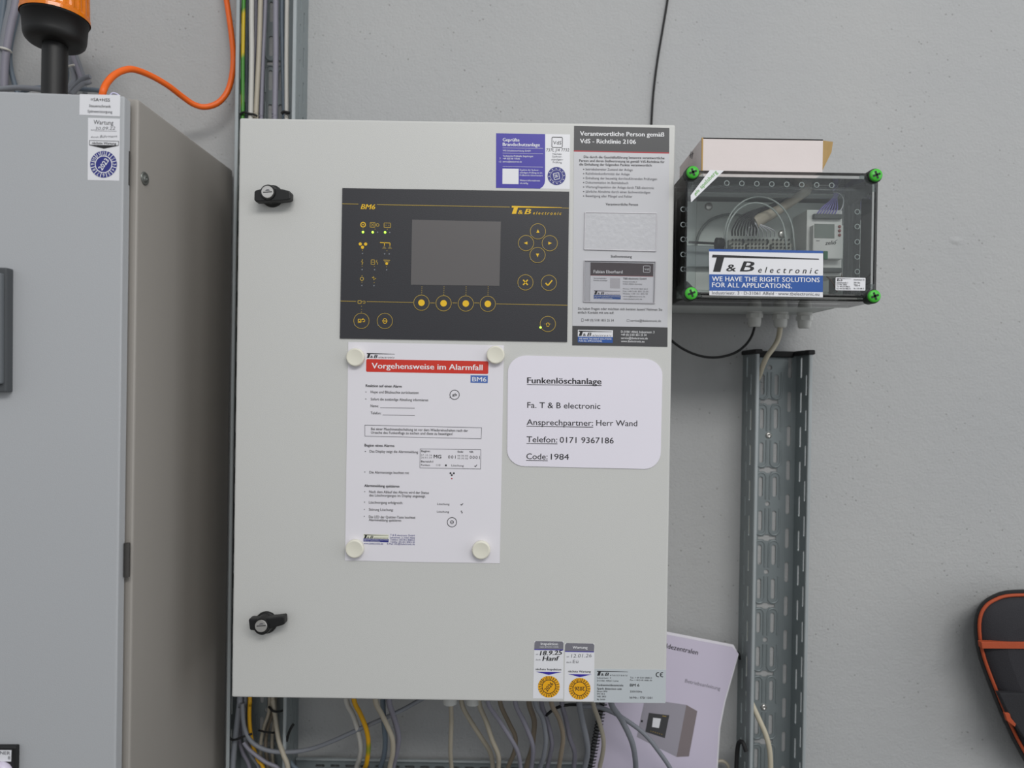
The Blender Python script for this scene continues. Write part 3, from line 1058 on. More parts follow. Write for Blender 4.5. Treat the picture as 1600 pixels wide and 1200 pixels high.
obj('lettering', pr, tp)
for x, y in ((703, 1098.6), (739, 1099)):
    c = PY(x, y, -0.125)
    obj('cable_gland', MB().lathe((c.x, c.y, Z0 + 0.004), (0, 0, -1), [(0, .013), (.012, .013), (.012, .0115), (Z0 + 0.004 - c.z, .0105)], GLANDP, 18), cc, label='pale cable gland under the cabinet')
# ------------------------------------------------------------------ notice with card pockets
nt_ = sheet('notice', CP, [(897.1, 196.6), (894.1, 539.5), (1042.9, 541.9), (1045.9, 199.9)], NOTICE, None, 0.0004,
            label='tall grey notice with dark header, right of the operator panel', cat='notice')
pr = Print(CP, 0.0005)
pr.poly([(897.1, 196.6), (896.7, 235), (1045.6, 238.2), (1045.9, 199.9)], DKGREY, 0)
pr.poly([(896.7, 235), (896.7, 236.8), (1045.6, 240), (1045.6, 238.2)], REDLINE, 0)
pr.poly([(894.4, 509), (894.1, 539.5), (1042.9, 541.9), (1043.1, 511.6)], DKGREY, 0)
pr.text('Verantwortliche Person gemäß', 906.3, 211.8, 1037.6, 213.5, 6.8, WHITEINK, 0.035)
pr.text('VdS - Richtlinie 2106', 906.3, 223.6, 993.4, 224.9, 6.8, WHITEINK, 0.035)
for s, x0, y0, x1, y1 in (('Die durch die Geschäftsführung benannte verantwortliche', 912.2, 246.9, 1038.2, 248.9),
                          ('Person und deren Stellvertretung ist gemäß VdS-Richtlinie für', 905.2, 252.7, 1038.2, 254.9),
                          ('die Einhaltung der folgenden Punkte verantwortlich:', 905.2, 258.4, 1018.9, 260.2)):
    pr.text(s, x0, y0, x1, y1, 3.8, INK, 0.022)
for s, y0, x1 in (('betriebsbereiter Zustand der Anlage', 266.1, 988.6), ('Richtlinienkonformität der Anlage', 272.9, 983.7),
                  ('Einhaltung der bauseitig durchzuführenden Prüfungen', 279.9, 1026.5), ('Dokumentation im Betriebsbuch', 286.8, 981.6),
                  ('Wartung/Inspektion der Anlage durch T&B electronic', 293.8, 1021.9), ('jährliche Abnahme durch einen Sachverständigen', 300.9, 1016),
                  ('Beseitigung aller Mängel und Fehler', 307.8, 988)):
    pr.text(s, 915.1, y0, x1, y0 + 0.0155 * (x1 - 915), 3.8, INK2, 0.004)
    pr.disc(912, y0 - 1.6, 0.9, INK, 1, 8)
pr.text('Verantwortliche Person', 946.4, 320.9, 996.8, 321.5, 3.9, INK, 0.02)
pr.text('Stellvertretung', 954.4, 402.4, 987.1, 402.9, 3.9, INK, 0.02)
pr.text('Sie haben Fragen oder möchten sich beraten lassen? Nehmen Sie', 903.3, 484, 1034.6, 485.6, 3.9, INK, 0.004)
pr.text('einfach Kontakt mit uns auf:', 902.9, 489.9, 959, 490.6, 3.9, INK, 0.004)
pr.line(rrect(908.6, 497.6, 911.4, 502.6, 0.5), 0.5, INK2, 1, True)
pr.text('+49 (0) 5181 855 25 34', 913.3, 501.9, 959, 502.5, 3.7, INK, 0.002)
pr.line([(979.6, 499.4), (979.5, 502.6), (983.2, 502.7), (983.3, 499.4)], 0.4, INK2, 1, True)
pr.text('service@tbelectronic.de', 985, 502.6, 1032.7, 503.2, 3.7, INK, 0.002)
pr.poly([(902.9, 515.3), (902.7, 535), (957.4, 535.8), (957.8, 516)], LABELW, 1)
pr.poly([(902.8, 526), (902.7, 535), (957.4, 535.8), (957.6, 526.7)], BLUEPR, 2)
pr.logo(904.2, 516.6, 956, 524.8, INK, layer=3)
pr.text('WE HAVE THE RIGHT SOLUTIONS', 904.6, 530.2, 955.4, 530.9, 2.5, WHITEINK, 0.01, layer=3)
pr.text('FOR ALL APPLICATIONS.', 904.6, 533.8, 941, 534.4, 2.5, WHITEINK, 0.01, layer=3)
for s, y, x1 in (('D-31061 Alfeld, Industriestr. 3', 519.9, 1022.4), ('+49 (0) 5181 855 25 34', 524.6, 1010), ('service@tbelectronic.de', 529.7, 1012), ('www.tbelectronic.eu', 534.7, 1006.9)):
    pr.text(s, 970.4, y, x1, y + 0.0155 * (x1 - 970), 3.5, WHITEINK, 0.008)
obj('lettering', pr, nt_)
FILM = clear_mat('clear pocket film', (0.95, 0.95, 0.955), 0.6, 0.15)
for k, (quad, lab) in enumerate((([(914.5, 331.9), (913, 389.5), (1024.6, 392.5), (1026, 333.4)], 'empty clear card pocket'),
                                 ([(913.2, 407), (911.9, 471.6), (1022.6, 474), (1024.4, 408.6)], 'clear pocket holding a card'))):
    pk = MB()
    (ax, ay), (bx, by), (cx, cy), (dx, dy) = quad
    if k == 0:
        pk.slab([CP.at(x, y, 0.0014) for x, y in quad], (0, 0.0004, 0), M('milky pocket film', (196, 196, 200), 0.25, 0, 0.06, 120, 0.25, 160))
    else:
        pk.slab([CP.at(x, y, 0.0024) for x, y in quad], (0, 0.0003, 0), FILM)
    rim = M('milky film rim', (204, 202, 206), 0.25)
    loop = [CP.at(x, y, 0.0012) for x, y in quad]
    for a, b in zip(loop, loop[1:] + loop[:1]):
        pk.tube([a, b], 0.0009, rim, 6, 1)
    obj('pocket', pk, nt_, label=lab)
bc = sheet('business_card', CP, [(922.9, 409.9), (921.9, 471.2), (1019.8, 472.8), (1021, 412)], LABELW, None, 0.0004, 0.0008,
           label='white business card with dark header in the lower pocket of the notice', cat='card')
pr = Print(CP, 0.0013)
pr.poly([(922.9, 409.9), (922.6, 430), (1020.6, 431.8), (1021, 412)], M('brown grey print', (78, 68, 72), 0.45), 0)
pr.line([(922.6, 430.2), (1020.6, 432)], 0.5, REDLINE, 1)
pr.text('Fabian Eberhard', 927.5, 426.6, 972.6, 427.2, 4.8, WHITEINK, 0.03)
pr.line(rrect(1005.4, 415.4, 1015.8, 425.4, 1.2), 0.8, LABELW, 1, True)
pr.text('VdS', 1006.8, 422.2, 1014.6, 422.4, 3, LABELW, 0.02)
pr.poly([(953.2, 434.4), (953, 450.4), (968.8, 450.8), (969, 434.8)], M('pale grey print', (196, 194, 198), 0.5), 0)
pr.text('Servicetechniker', 927.6, 435.6, 948, 435.9, 2, INK2)
pr.text('Brandschutz und Löschanlagen', 927.6, 439, 949, 439.3, 2, INK2)
pr.text('T&B electronic GmbH', 973.4, 436.6, 1010, 437.2, 2.9, INK, 0.025)
for s, y, x1 in (('Industriestraße 3', 441, 995), ('31061 Alfeld, Germany', 444.6, 1003.6), ('Phone: +49 5181 855 25-0', 452.2, 1012), ('Fax: +49 5181 855 25-30', 456.2, 1013),
                 ('Mobile: +49 151 855 25', 460, 1012), ('service@tbelectronic.de', 464, 1008), ('www.tbelectronic.de', 468, 1003)):
    pr.text(s, 973.4, y, x1, y + 0.5, 2.2, INK2)
pr.poly([(927.8, 453.2), (927.7, 460.8), (969.8, 461.5), (969.8, 453.9)], PAPER, 0)
pr.logo(928.4, 453.8, 969, 460.2, INK)
pr.poly([(927.7, 460.8), (927.6, 467), (969.8, 467.8), (969.8, 461.5)], BLUEPR, 0)
pr.text('WE HAVE THE RIGHT SOLUTIONS', 928.6, 463.8, 968.6, 464.4, 1.8, WHITEINK, 0.0)
pr.text('FOR ALL APPLICATIONS.', 928.6, 466.6, 957, 467, 1.8, WHITEINK, 0.0)
obj('lettering', pr, bc)

# ------------------------------------------------------------------ alarm instruction sheet under four magnets
al = sheet('instruction_sheet', CP, [(544.2, 534.4), (541.6, 704), (539, 875.6), (661, 878.4), (780.8, 880.1), (784.4, 708), (787.4, 539.6), (666, 537)], PAPER, None, 0.0004, 0.0002,
           label='white printed sheet with red headline under four round magnets', cat='paper')
pr = Print(CP, 0.0008)
pr.logo(573.2, 551.6, 616.6, 559, INK)
pr.poly(rrect(572.3, 561, 763.2, 580.9, 2.2, 0.0185), REDINK, 0)
pr.text('Vorgehensweise im Alarmfall', 580.8, 575.6, 753.8, 578.5, 8.7, WHITEINK, 0.03)
pr.poly([(735.4, 586.2), (735.2, 597.9), (762, 598.6), (762.4, 586.8)], BLUEBM, 0)
pr.text('BM6', 738, 595.8, 759.8, 596.4, 7, WHITEINK, 0.02)


def T(s, x0, y0, x1, y1, cap=4.0, b=0.004, mat=INK, sp=1.0):
    pr.text(s, x0, y0, x1, y1, cap, mat, b, 0.0, sp)


T('Reaktion auf einen Alarm', 571.5, 604.6, 627.5, 605.7, 4.2, 0.03)
T('Hupe und Blitzleuchte zurücksetzen', 579.3, 614.2, 654, 615.4)
T('Sofort die zuständige Abteilung informieren', 579.3, 625.5, 669, 627)
T('Name:', 579, 636, 591.5, 636.2)
pr.line([(594, 636.9), (648, 637.9)], 0.6, INK)
T('Telefon:', 579, 647.1, 595.5, 647.4)
pr.line([(597.8, 648.3), (648, 649.2)], 0.6, INK)
pr.ring(710.3, 616.8, 7.3, 0.9, INK)
T('gb', 706.8, 618.4, 714, 618.4, 4, 0.03)
pr.line([(704, 620.4), (702.6, 621.6)], 0.8, INK)
pr.line([(570, 664.2), (570, 681.5), (751.8, 685.5), (752.6, 668.3)], 0.6, INK2, 1, True)
T('Bei einer Maschinenabschaltung ist vor dem Wiedereinschalten nach der', 579.8, 672, 731.3, 674.8)
T('Ursache des Funkenflugs zu suchen und diese zu beseitigen!', 579.8, 677.6, 707.3, 679.9)
T('Beginn eines Alarms', 569.6, 697.6, 616, 698.4, 4.2, 0.03)
T('Das Display zeigt die Alarmmeldung', 577.5, 707, 653.2, 708.2)
pr.line([(656.4, 701.4), (656, 731), (750.9, 732.8), (751.3, 702.5)], 0.6, INK2, 1, True)
T('Beginn:', 658.3, 706.2, 672.2, 706.4, 3, 0.02)
T('Ende:', 715.2, 707.2, 724, 707.4, 3, 0.02)
T('NR:', 733.9, 707.5, 739.8, 707.6, 3, 0.02)
T('07.10.16', 657.9, 712.2, 674.6, 712.5, 2.6, -0.005, INK, 1.3)
T('20:01:34', 657.9, 716.2, 674.6, 716.5, 2.6, -0.005, INK, 1.3)
T('MG', 677.7, 716, 689.3, 716.3, 5.6, 0.02)
T('001', 700.2, 716.3, 711.8, 716.5, 5, 0.0, INK, 1.3)
T('00.00.00', 714.9, 713.3, 731.2, 713.6, 2.6, -0.005, INK, 1.3)
T('00.00.00', 714.9, 717.3, 731.2, 717.6, 2.6, -0.005, INK, 1.3)
T('0001', 733.9, 716.9, 749.6, 717.2, 5, 0.0, INK, 1.3)
T('Bereich1', 657.9, 722.4, 676.5, 722.7, 3, 0.02)
T('Funken', 657.9, 727.9, 671.7, 728.2, 3, 0.0)
T('110', 681.7, 728.2, 688, 728.3, 3, -0.005)
pr.poly([(695.4, 725.8), (695.4, 728.4), (698, 728.4), (698, 725.8)], INK, 1)
T('Löschung', 705.4, 728.6, 724.4, 729, 3, 0.0)
pr.check(743.4, 727.8, 1.9, 1.0, INK)
T('Die Alarmanzeige leuchtet rot', 577.2, 739.8, 638.9, 740.8)
for x, y in ((703.9, 739.4), (709.1, 739.5), (705.9, 742.4)):
    pr.disc(x, y, 1.5, INK, 1, 12)
pr.disc(705.9, 747.8, 1.1, REDLINE, 1, 10)
T('Alarmmeldung quittieren', 569.3, 760.8, 623.9, 761.8, 4.2, 0.03)
T('Nach dem Ablauf des Alarms wird der Status', 576.9, 770.2, 670.1, 771.8)
T('des Löschvorganges im Display angezeigt.', 576.9, 775.7, 665.1, 777.2)
T('Löschvorgang erfolgreich:', 576.4, 786.8, 629.4, 787.7)
T('Störung Löschung:', 576.4, 797.9, 614.4, 798.6)
T('Die LED der Quittier-Taste leuchtet:', 576.4, 809.4, 649.2, 810.6)
T('Alarmmeldung quittieren', 576.4, 814.2, 626.7, 815.1)
T('Löschung', 683.3, 788.8, 702.3, 789.2, 3, 0.0)
T('Löschung', 682.8, 800.8, 701.5, 801.2, 3, 0.0)
pr.check(721.6, 788, 1.9, 1.0, INK)
pr.line([(721.2, 797.6), (720.6, 800), (722.4, 800), (721.8, 802.4)], 0.9, INK)
pr.ring(706.2, 815.9, 7.3, 0.9, INK)
pr.ring(706.2, 815.9, 2.4, 0.8, INK)
pr.line([(704, 815.9), (708.4, 815.9)], 0.7, INK)
for x, y in ((571.8, 612.5), (571.6, 623.4), (570.9, 705.4), (570, 737.5), (569.9, 768.2), (569.6, 784.6), (569.4, 796), (569.2, 806.8)):
    pr.disc(x, y, 0.75, INK, 1, 8)
pr.poly([(568.2, 834.6), (568.1, 841.2), (607.2, 842.4), (607.3, 835.4)], M('cream print', (226, 226, 206), 0.6), 0)
pr.logo(568.8, 835.2, 606.6, 841, INK)
pr.poly([(568, 841.2), (567.8, 846.4), (607.1, 847.4), (607.2, 842.2)], NAVY, 0)
pr.text('WE HAVE THE RIGHT SOLUTIONS', 568.8, 843.6, 606.4, 844.4, 1.6, WHITEINK)
pr.text('FOR ALL APPLICATIONS.', 568.8, 846, 594, 846.6, 1.6, WHITEINK)
for s, y in (('T & B electronic GmbH', 837.4), ('Industriestr. 3, 31061 Alfeld', 841), ('Telefon: (05181) 8083-0', 844.4), ('Telefax: (05181) 8083-30', 848)):
    T(s, 609.7, y, 648, y + 0.7, 2.8, 0.0, NAVY)
T('www.tbelectronic.de', 568.2, 850.4, 598.6, 851, 2.8, 0.0, NAVY)
T('E-Mail: info@tbelectronic.de', 604.9, 851, 648, 851.8, 2.8, 0.0, NAVY)
obj('lettering', pr, al)

for (x, y, r), lab in zip(((554.5, 558.2, 14.2), (774.3, 554.4, 14.2), (553.4, 858.2, 14.3), (751.6, 860.2, 14.3)),
                          ('cream round magnet holding the sheet’s upper left corner, beside the red headline',
                           'cream round magnet at the sheet’s upper right corner, nearest the rounded card',
                           'cream round magnet at the sheet’s lower left corner, beside the small blue imprint',
                           'cream round magnet at the sheet’s lower right, alone in the blank corner')):
    c = PY(x, y, -0.2185)
    R = r * 0.932 / FPX
    mg = MB().lathe((c.x, -0.2107, c.z), (0, -1, 0), [(0, R * 0.93), (.0012, R), (.0062, R), (.0076, R * 0.95), (.0080, R * 0.86), (.0078, R * 0.80), (.0077, 0)], CREAM, 36)
    obj('magnet', mg, None, lab.replace('’', "'"), 'magnet', 'round magnets on the printed sheet')

# ------------------------------------------------------------------ rounded contact card
def curve_corner(p):
    return p


card = []
for cx, cy, a, rx, ry in ((1006, 586, 0, 29, 25.4), (822, 582, 90, 28.5, 26.5), (820, 703.5, 180, 27.5, 25), (1007, 706, 270, 25.5, 26.8)):
    for k in range(9):
        q = math.radians(a + 90 * k / 8)
        card.append((cx + rx * math.cos(q), cy - ry * math.sin(q)))
cdv = sheet('contact_card', CP, card, M('laminated white card', (232, 228, 238), 0.3, 0, 0.012, 20), None, 0.0009, 0.0002,
            label='white rounded card with black lettering under the grey notice', cat='card')
pr = Print(CP, 0.0012)
for s, x0, y0, x1, y1, cap, b, ul in (('Funkenlöschanlage', 823.8, 598.7, 939.6, 600.4, 9.2, 0.032, 1), ('Fa. T & B electronic', 823.9, 637.2, 938, 638.9, 9, 0.006, 0),
                                      ('Ansprechpartner:', 822.9, 663.9, 926.6, 665.3, 9, 0.006, 1), ('Herr Wand', 931.6, 665, 995.6, 665.9, 9, 0.006, 0),
                                      ('Telefon:', 822.9, 690.8, 870.6, 691.5, 9, 0.006, 1), ('0171 9367186', 874.6, 691.6, 958.8, 692.8, 9, 0.006, 0),
                                      ('Code:', 822.4, 717.3, 855.4, 717.8, 9, 0.006, 1), ('1984', 860.6, 717.9, 888.8, 718.3, 9, 0.006, 0)):
    pr.text(s, x0, y0, x1, y1, cap, INK, b, res=3)
    if ul:
        pr.line([(x0 - 0.3, y0 + 2.1), (x1 + 0.3, y1 + 2.1)], 1.0, INK)
obj('lettering', pr, cdv)

# ------------------------------------------------------------------ amber beacon on the tall cabinet
bx, by = PY(85.5, 120, -0.16).x, -0.16
zz = lambda y: PY(85.5, y, -0.16).z
be = thing('warning_beacon', (bx, by, ZB), 'amber warning beacon on a black pole, on top of the tall cabinet', 'beacon')
obj('pole', MB().lathe((bx, by, ZB), (0, 0, 1), [(0, .0163), (zz(60) - ZB, .0163)], BLACK, 32), be, label='black pole')
obj('socket', MB().lathe((bx, by, 0), (0, 0, 1), [(zz(71.5), .017), (zz(71), .029), (zz(69), .0345), (zz(65), .0380), (zz(59), .0396), (zz(33), .0412), (zz(33), .0425), (zz(29), .0425)], BLACK, 48), be, label='black bowl shaped socket')
AMB = M('amber lens', (226, 122, 4), 0.16, 0, 0.25, 90)
AMB.node_tree.nodes['Principled BSDF'].inputs['Subsurface Weight'].default_value = 0.15
AMB.node_tree.nodes['Principled BSDF'].inputs['Subsurface Radius'].default_value = (0.03, 0.012, 0.002)
ln = MB()
n = 96
vs, fs = [], []
prof = [(zz(30), .0440, 0), (zz(24.5), .0440, 0), (zz(23), .0428, 0), (zz(20), .0424, 1), (zz(-30), .0412, 1), (zz(-44), .039, 1), (zz(-54), .030, 0), (zz(-58), .012, 0), (zz(-58.5), .0005, 0)]
for h, r, rib in prof:
    for k in range(n):
        q = 2 * math.pi * k / n
        rr = r * (1 + 0.012 * rib * (1 if k % 4 < 2 else -1))
        vs.append(Vector((bx + rr * math.cos(q), by + rr * math.sin(q), h)))
for i in range(len(prof) - 1):
    for k in range(n):
        fs.append((i * n + k, i * n + (k + 1) % n, (i + 1) * n + (k + 1) % n, (i + 1) * n + k))
ln.add(vs, fs, AMB, False)
obj('lens', ln, be, label='ribbed amber lens')


# ------------------------------------------------------------------ cables
def cable(pts, w, mat, label, group=None, top=None, tail=None, name='cable', n=10):
    """pts: (pixel x, pixel y, depth Y); w: width in pixels"""
    P = [PY(x, y, Y) for x, y, Y in pts]
    if top is not None:
        for z in ((P[0].z + 0.03, top) if top > P[0].z + 0.06 else (top,)):
            P.insert(0, Vector((P[0].x, P[0].y, z)))
    if tail:
        P.append(P[-1] + Vector(tail))
    d = sum(Y - CAM.y for _, _, Y in pts) / len(pts)
    return obj(name, MB().tube(P, w / 2 * d / FPX, mat, n, 5), None, label, 'cable', group)


ZT = 2.3
g = 'cables in the tray above the control cabinet'
for px0, px1, Y, w, mat, lab in (
        ((380.6, 0), (379.2, 176), -.046, 6.0, EARTH, 'green and yellow earth cable at the left edge of the tray above the control cabinet'),
        ((386.2, 0), (385.2, 178), -.022, 4.4, BLUEC, 'thin blue grey cable sunk between the earth cable and the pale cable'),
        ((393.0, 0), (391.6, 178), -.048, 7.8, PALEC, 'pale whitish cable next to the earth cable in the upper tray'),
        ((399.6, 0), (398.0, 60), -.030, 6.4, MAUVE, 'mauve cable crossing behind the pale and beige cables in the upper tray'),
        ((407.0, 0), (400.0, 176), -.044, 7.6, BEIGE, 'beige cable leaning beside the pale cable in the upper tray'),
        ((414.6, 0), (408.0, 180), -.036, 6.8, MAUVE, 'mauve grey cable just left of the open tray slots'),
        ((431.0, 0), (429.4, 180), -.044, 8.6, MAUVE, 'thick grey cable running down the middle of the upper tray'),
        ((440.6, 0), (443.6, 180), -.032, 6.0, BLUEC, 'blue grey cable curving right of the thick middle cable'),
        ((448.8, 0), (448.0, 180), -.046, 6.6, PALEC, 'pale beige cable against the right wall of the upper tray')):
    (xa, ya), (xb, yb) = px0, px1
    pts = [(xa + 6.5, -420, Y), (xa + 3 + (xa - xb) * 0.1, -200, Y), (xa, ya, Y), ((xa + xb) / 2 + (0.8 if w > 7 else -0.6), (ya + yb) / 2, Y), (xb, yb, Y), (xb - 0.6, yb + 40, Y), (xb - 7, 640, Y)]
    if yb < 100:
        pts = [(xa + 6, -420, Y), (xa + 0.6, -40, Y), (xa, 0, Y), (399, 60, Y), (394, 130, Y - 0.004), (391.5, 190, Y - 0.002)]
    cable(pts, w, mat, lab, g)


def tie(pts, w, mat, label, name='cable_tie', group=None):
    P = [PY(x, y, Y) for x, y, Y in pts]
    d = sum(Y - CAM.y for _, _, Y in pts) / len(pts)
    return obj(name, MB().tube(P, w / 2 * d / FPX, mat, 6, 3), None, label, 'cable tie', group)


tie([(374.5, 179, -.052), (381, 175.4, -.0525), (388, 177.5, -.053), (396, 178.6, -.053), (402, 181.5, -.052)], 3.4, RUBBER, 'black cable tie round the earth and pale cables, just above the control cabinet')
tie([(440, 178, -.050), (443, 175, -.051), (448, 175.6, -.052), (453, 176.5, -.050)], 4.6, RUBBER, 'black cable tie round the pale beige cable by the right tray wall')

cable([(159.5, 150, -.20), (162, 140, -.20), (167, 130, -.19), (177, 118.5, -.18), (192, 110.3, -.165), (209, 108.5, -.15), (235, 118, -.125), (262, 133.5, -.10), (285, 151, -.075), (303, 163.2, -.06), (321, 167.2, -.05), (341, 160.5, -.042),
       (355.5, 143, -.036), (362.8, 117, -.03), (364.6, 88, -.026), (361.8, 55, -.022), (357, 20, -.02), (352, -12, -.018), (347, -45, -.016), (345, -120, -.014), (352, -420, -.012)], 9.2, ORANGE,
      'orange cable looping from the tall cabinet up along the wall')

g = 'grey cables strapped left of the beacon'
for pts, w, mat, lab in (
        ([(30, -420), (16, -120), (7, -5), (2, 40), (-3, 90), (-4, 150)], 10, BLUEC, 'blue grey cable, leftmost of the strapped bundle behind the beacon'),
        ([(42, -420), (26, -120), (18, -5), (10, 38), (4, 75), (1, 110), (1, 155)], 9.4, GREYC, 'grey cable, second from the left in the strapped bundle behind the beacon'),
        ([(54, -420), (35, -120), (26, -5), (17, 40), (10, 80), (7.5, 110), (7, 155)], 10.4, MAUVE, 'thick mauve grey cable in the middle of the strapped bundle'),
        ([(64, -420), (42, -120), (32, -5), (24, 35), (15.5, 74), (16, 104), (22, 128), (30, 155)], 7.6, BLUEC, 'grey cable at the right of the strapped bundle, bending right towards the cabinet top')):
    Y = {0: -.026, 1: -.036}.get(len(lab) % 2) if False else (-.018 - 0.011 * len(g) % 1 if False else None)
    k = ('leftmost', 'second', 'middle', 'right of the').index([s for s in ('leftmost', 'second', 'middle', 'right of the') if s in lab][0])
    Y = (-.014, -.027, -.030, -.016)[k]
    cable([(x, y, Y) for x, y in pts], w, mat, lab, g)
tie([(-8, 76, -.030), (0, 74.4, -.036), (8, 76, -.038), (15, 79, -.030), (17.5, 82, -.020)], 3.4, TIEW, 'white cable tie round the grey bundle behind the beacon')

g = 'grey cables lying behind the beacon pole'
YT = -.06
cable([(-30, 141.5, YT), (0, 139.5, YT), (22, 137.2, YT), (44, 137.6, YT), (70, 140.5, YT), (100, 141.5, YT), (118, 143.5, YT)], 8.3, GREYC, 'grey cable lying flat along the tall cabinet top behind the black pole', g)
cable([(34, 146, YT + .012), (44, 140, YT + .012), (60, 137, YT + .012), (80, 137.6, YT + .012)], 6.8, BLUEC, 'short blue grey cable rising from the cabinet top left of the black pole', g)
cable([(92, -420, -.02), (90, -150, -.02), (92, -30, -.02), (98, 30, -.02), (106, 80, -.02), (110.5, 100, -.024), (116, 115, -.03), (115.5, 128, -.034), (108, 137, -.04), (100, 144, -.045)], 8.1, GREYC, 'grey cable dropping behind the beacon and curling back to the pole', g)
cable([(104, -420, -.034), (98, -150, -.034), (99, -30, -.034), (105, 30, -.034), (112, 80, -.034), (118, 100, -.034), (124, 116, -.034), (126, 126, -.034), (122, 138, -.036)], 6.8, MAUVE, 'mauve cable passing under the white tie beside the pole', g)
cable([(114, -420, -.014), (105, -150, -.014), (106, -30, -.014), (111, 30, -.014), (117, 80, -.014), (124, 102, -.014), (130, 122, -.014), (133, 146, -.014)], 7.3, GREYC, 'outermost grey cable dropping behind the beacon', g)
cable([(103, 80, -.012), (104, 100, -.012), (105, 118, -.012), (102, 134, -.012), (96, 146, -.012)], 5.7, BLUEC, 'thin blue grey cable close beside the black pole', g)
cable([(109, 146, -.07), (114, 139, -.07), (122, 130, -.07), (131, 122.5, -.07), (141, 119.6, -.07)], 7.3, GREYC, 'grey cable end sticking out to the right, upper of the two', g)
cable([(113, 147, -.085), (121, 138, -.083), (130, 131, -.08), (137, 129.4, -.078), (141, 127.4, -.076)], 6.8, GREYC, 'grey cable end sticking out to the right, lower of the two', g)
cable([(122, 138.5, -.052), (134, 140, -.05), (148, 140.6, -.05), (160, 142.4, -.048)], 7.0, BLUEC, 'blue grey cable lying on the tall cabinet between the knot and the orange cable', g)
tie([(103.5, 106, -.040), (107, 103.6, -.042), (112, 102, -.042), (116, 101.4, -.042)], 3.2, TIEW, 'white cable tie with square head beside the beacon pole')
hd = PY(111.5, 101.5, -.044)
# clear loop at the cabinet corner by the orange cable
cable([(172, 149, -.27), (176, 145.4, -.27), (182, 146.6, -.27), (187, 150, -.27)], 2.6, M('pale violet wire', (206, 204, 232), 0.25), 'short pale wire loop on the tall cabinet edge beside the orange cable')

cable([(1070, -420, -.004), (1058, -180, -.004), (1048, -45, -.004), (1043.6, -4, -.004), (1036.5, 40, -.004), (1029, 84, -.004), (1023.6, 122, -.004), (1019.8, 160, -.004), (1017.4, 205, -.005), (1016, 250, -.006)], 3.6, RUBBER, 'thin black cable hanging down the wall above the control cabinet')

# ------------------------------------------------------------------ cables under the control cabinet
ZC = Z0 + 0.03
g = 'cables in the tray below the control cabinet'
Zh = Z0 + 0.42


def low(pts, Y, w, mat, lab, top=None, tail=None, grp=None):
    if not callable(Y):
        y0 = Y
        Y = lambda i: y0
    q = [(340 + x / 4.444, 1070 + y / 4.444, Y(i)) for i, (x, y) in enumerate(pts)]
    return cable(q, w, mat, lab, grp or g, top, tail)


dn = (0, 0, -0.06)
low([(155, 95), (140, 230), (120, 400), (105, 560)], -.048, 9, GREYC, 'thick grey cable at the left edge of the lower tray', Zh, dn)
low([(190, 95), (180, 230), (184, 330), (205, 420), (240, 500), (290, 590)], -.038, 6, GREYC, 'grey cable fanning right below the black tie', Zh, dn)
low([(170, 95), (162, 250), (150, 380), (176, 470), (226, 590)], -.028, 6.4, MAUVE, 'mauve grey cable behind the thick grey cable at the lower tray', Zh, dn)
low([(225, 90), (221, 220), (229, 335), (248, 430), (280, 520), (320, 590)], -.050, 6, YELC, 'yellow cable running down the lower tray between grey cables', Zh, dn)
low([(385, 95), (402, 230), (424, 380), (455, 480), (490, 590)], lambda i: (-.050, -.052, -.058, -.068, -.072)[i], 7.4, BEIGE, 'beige cable slanting right across the lower tray', Zh, dn)
low([(362, 95), (356, 195), (328, 275), (303, 380), (298, 480), (304, 590)], -.036, 5.4, BEIGE, 'beige cable curving left inside the lower tray', Zh, dn)
low([(378, 95), (374, 220), (348, 300), (333, 420), (350, 590)], -.026, 5.4, BROWNC, 'brown grey cable behind the beige ones in the lower tray', Zh, dn)
low([(400, 95), (398, 220), (382, 330), (378, 440), (386, 590)], -.018, 5.4, BEIGE, 'pale beige cable deepest in the lower tray', Zh, dn)
low([(1490, 60), (1395, 112), (1300, 165), (1190, 218), (1000, 300), (800, 390), (650, 444), (500, 467), (360, 458), (260, 415), (205, 350), (180, 260), (172, 130)],
    lambda i: (-.10, -.10, -.10, -.105, -.09, -.075, -.066, -.064, -.064, -.062, -.06, -.058, -.056)[i], 6.8, GREYC, 'long grey cable sagging from the cabinet underside across to the lower tray', None, None)
low([(212, 330), (232, 420), (262, 500), (300, 590)], -.026, 5.6, BROWNC, 'brown grey cable fanning from the black tie behind the yellow one', Zh, dn)
low([(180, 400), (225, 455), (330, 535), (430, 590)], -.058, 6, MAUVE, 'mauve grey cable running off to the lower right from the black tie', None, (0.02, 0, -0.04))
low([(470, 490), (520, 560), (560, 620)], -.034, 7, BLUEC, 'blue grey cable leaving the foot of the lower tray to the right', None, dn)
tie([(356, 1149, -.054), (362, 1155.6, -.058), (370, 1155, -.062), (382, 1150.5, -.062), (394, 1146.4, -.058)], 3.6, RUBBER, 'black cable tie round the grey and yellow cables of the lower tray')
tie([(420, 1104, -.052), (426, 1110.5, -.058), (435, 1112, -.058), (446, 1108, -.052), (450, 1104, -.048)], 3.4, RUBBER, 'black cable tie at the slanting beige cable under the cabinet edge')
tie([(404, 1141, -.046), (412, 1143, -.050), (424, 1145, -.050), (430, 1144.6, -.046)], 3, RUBBER, 'black cable tie round the beige cables curving left in the lower tray')
tie([(448, 1158, -.058), (451, 1146, -.064), (455, 1137, -.066), (459, 1131, -.064)], 4.2, RUBBER, 'loose black strap end standing off the right wall of the lower tray')

g = 'cables hanging under the control cabinet'


def hang(i, crop, pts, Yt, Yb, w, mat, lab):
    ox = 340 if crop == 1 else 640
    n = len(pts)
    q = [(ox + x / 4.444, 1070 + y / 4.444, Yt + (Yb - Yt) * k / (n - 1)) for k, (x, y) in enumerate(pts)]
    cable(q, w, mat, lab, g, ZC, (0, 0, -0.035))


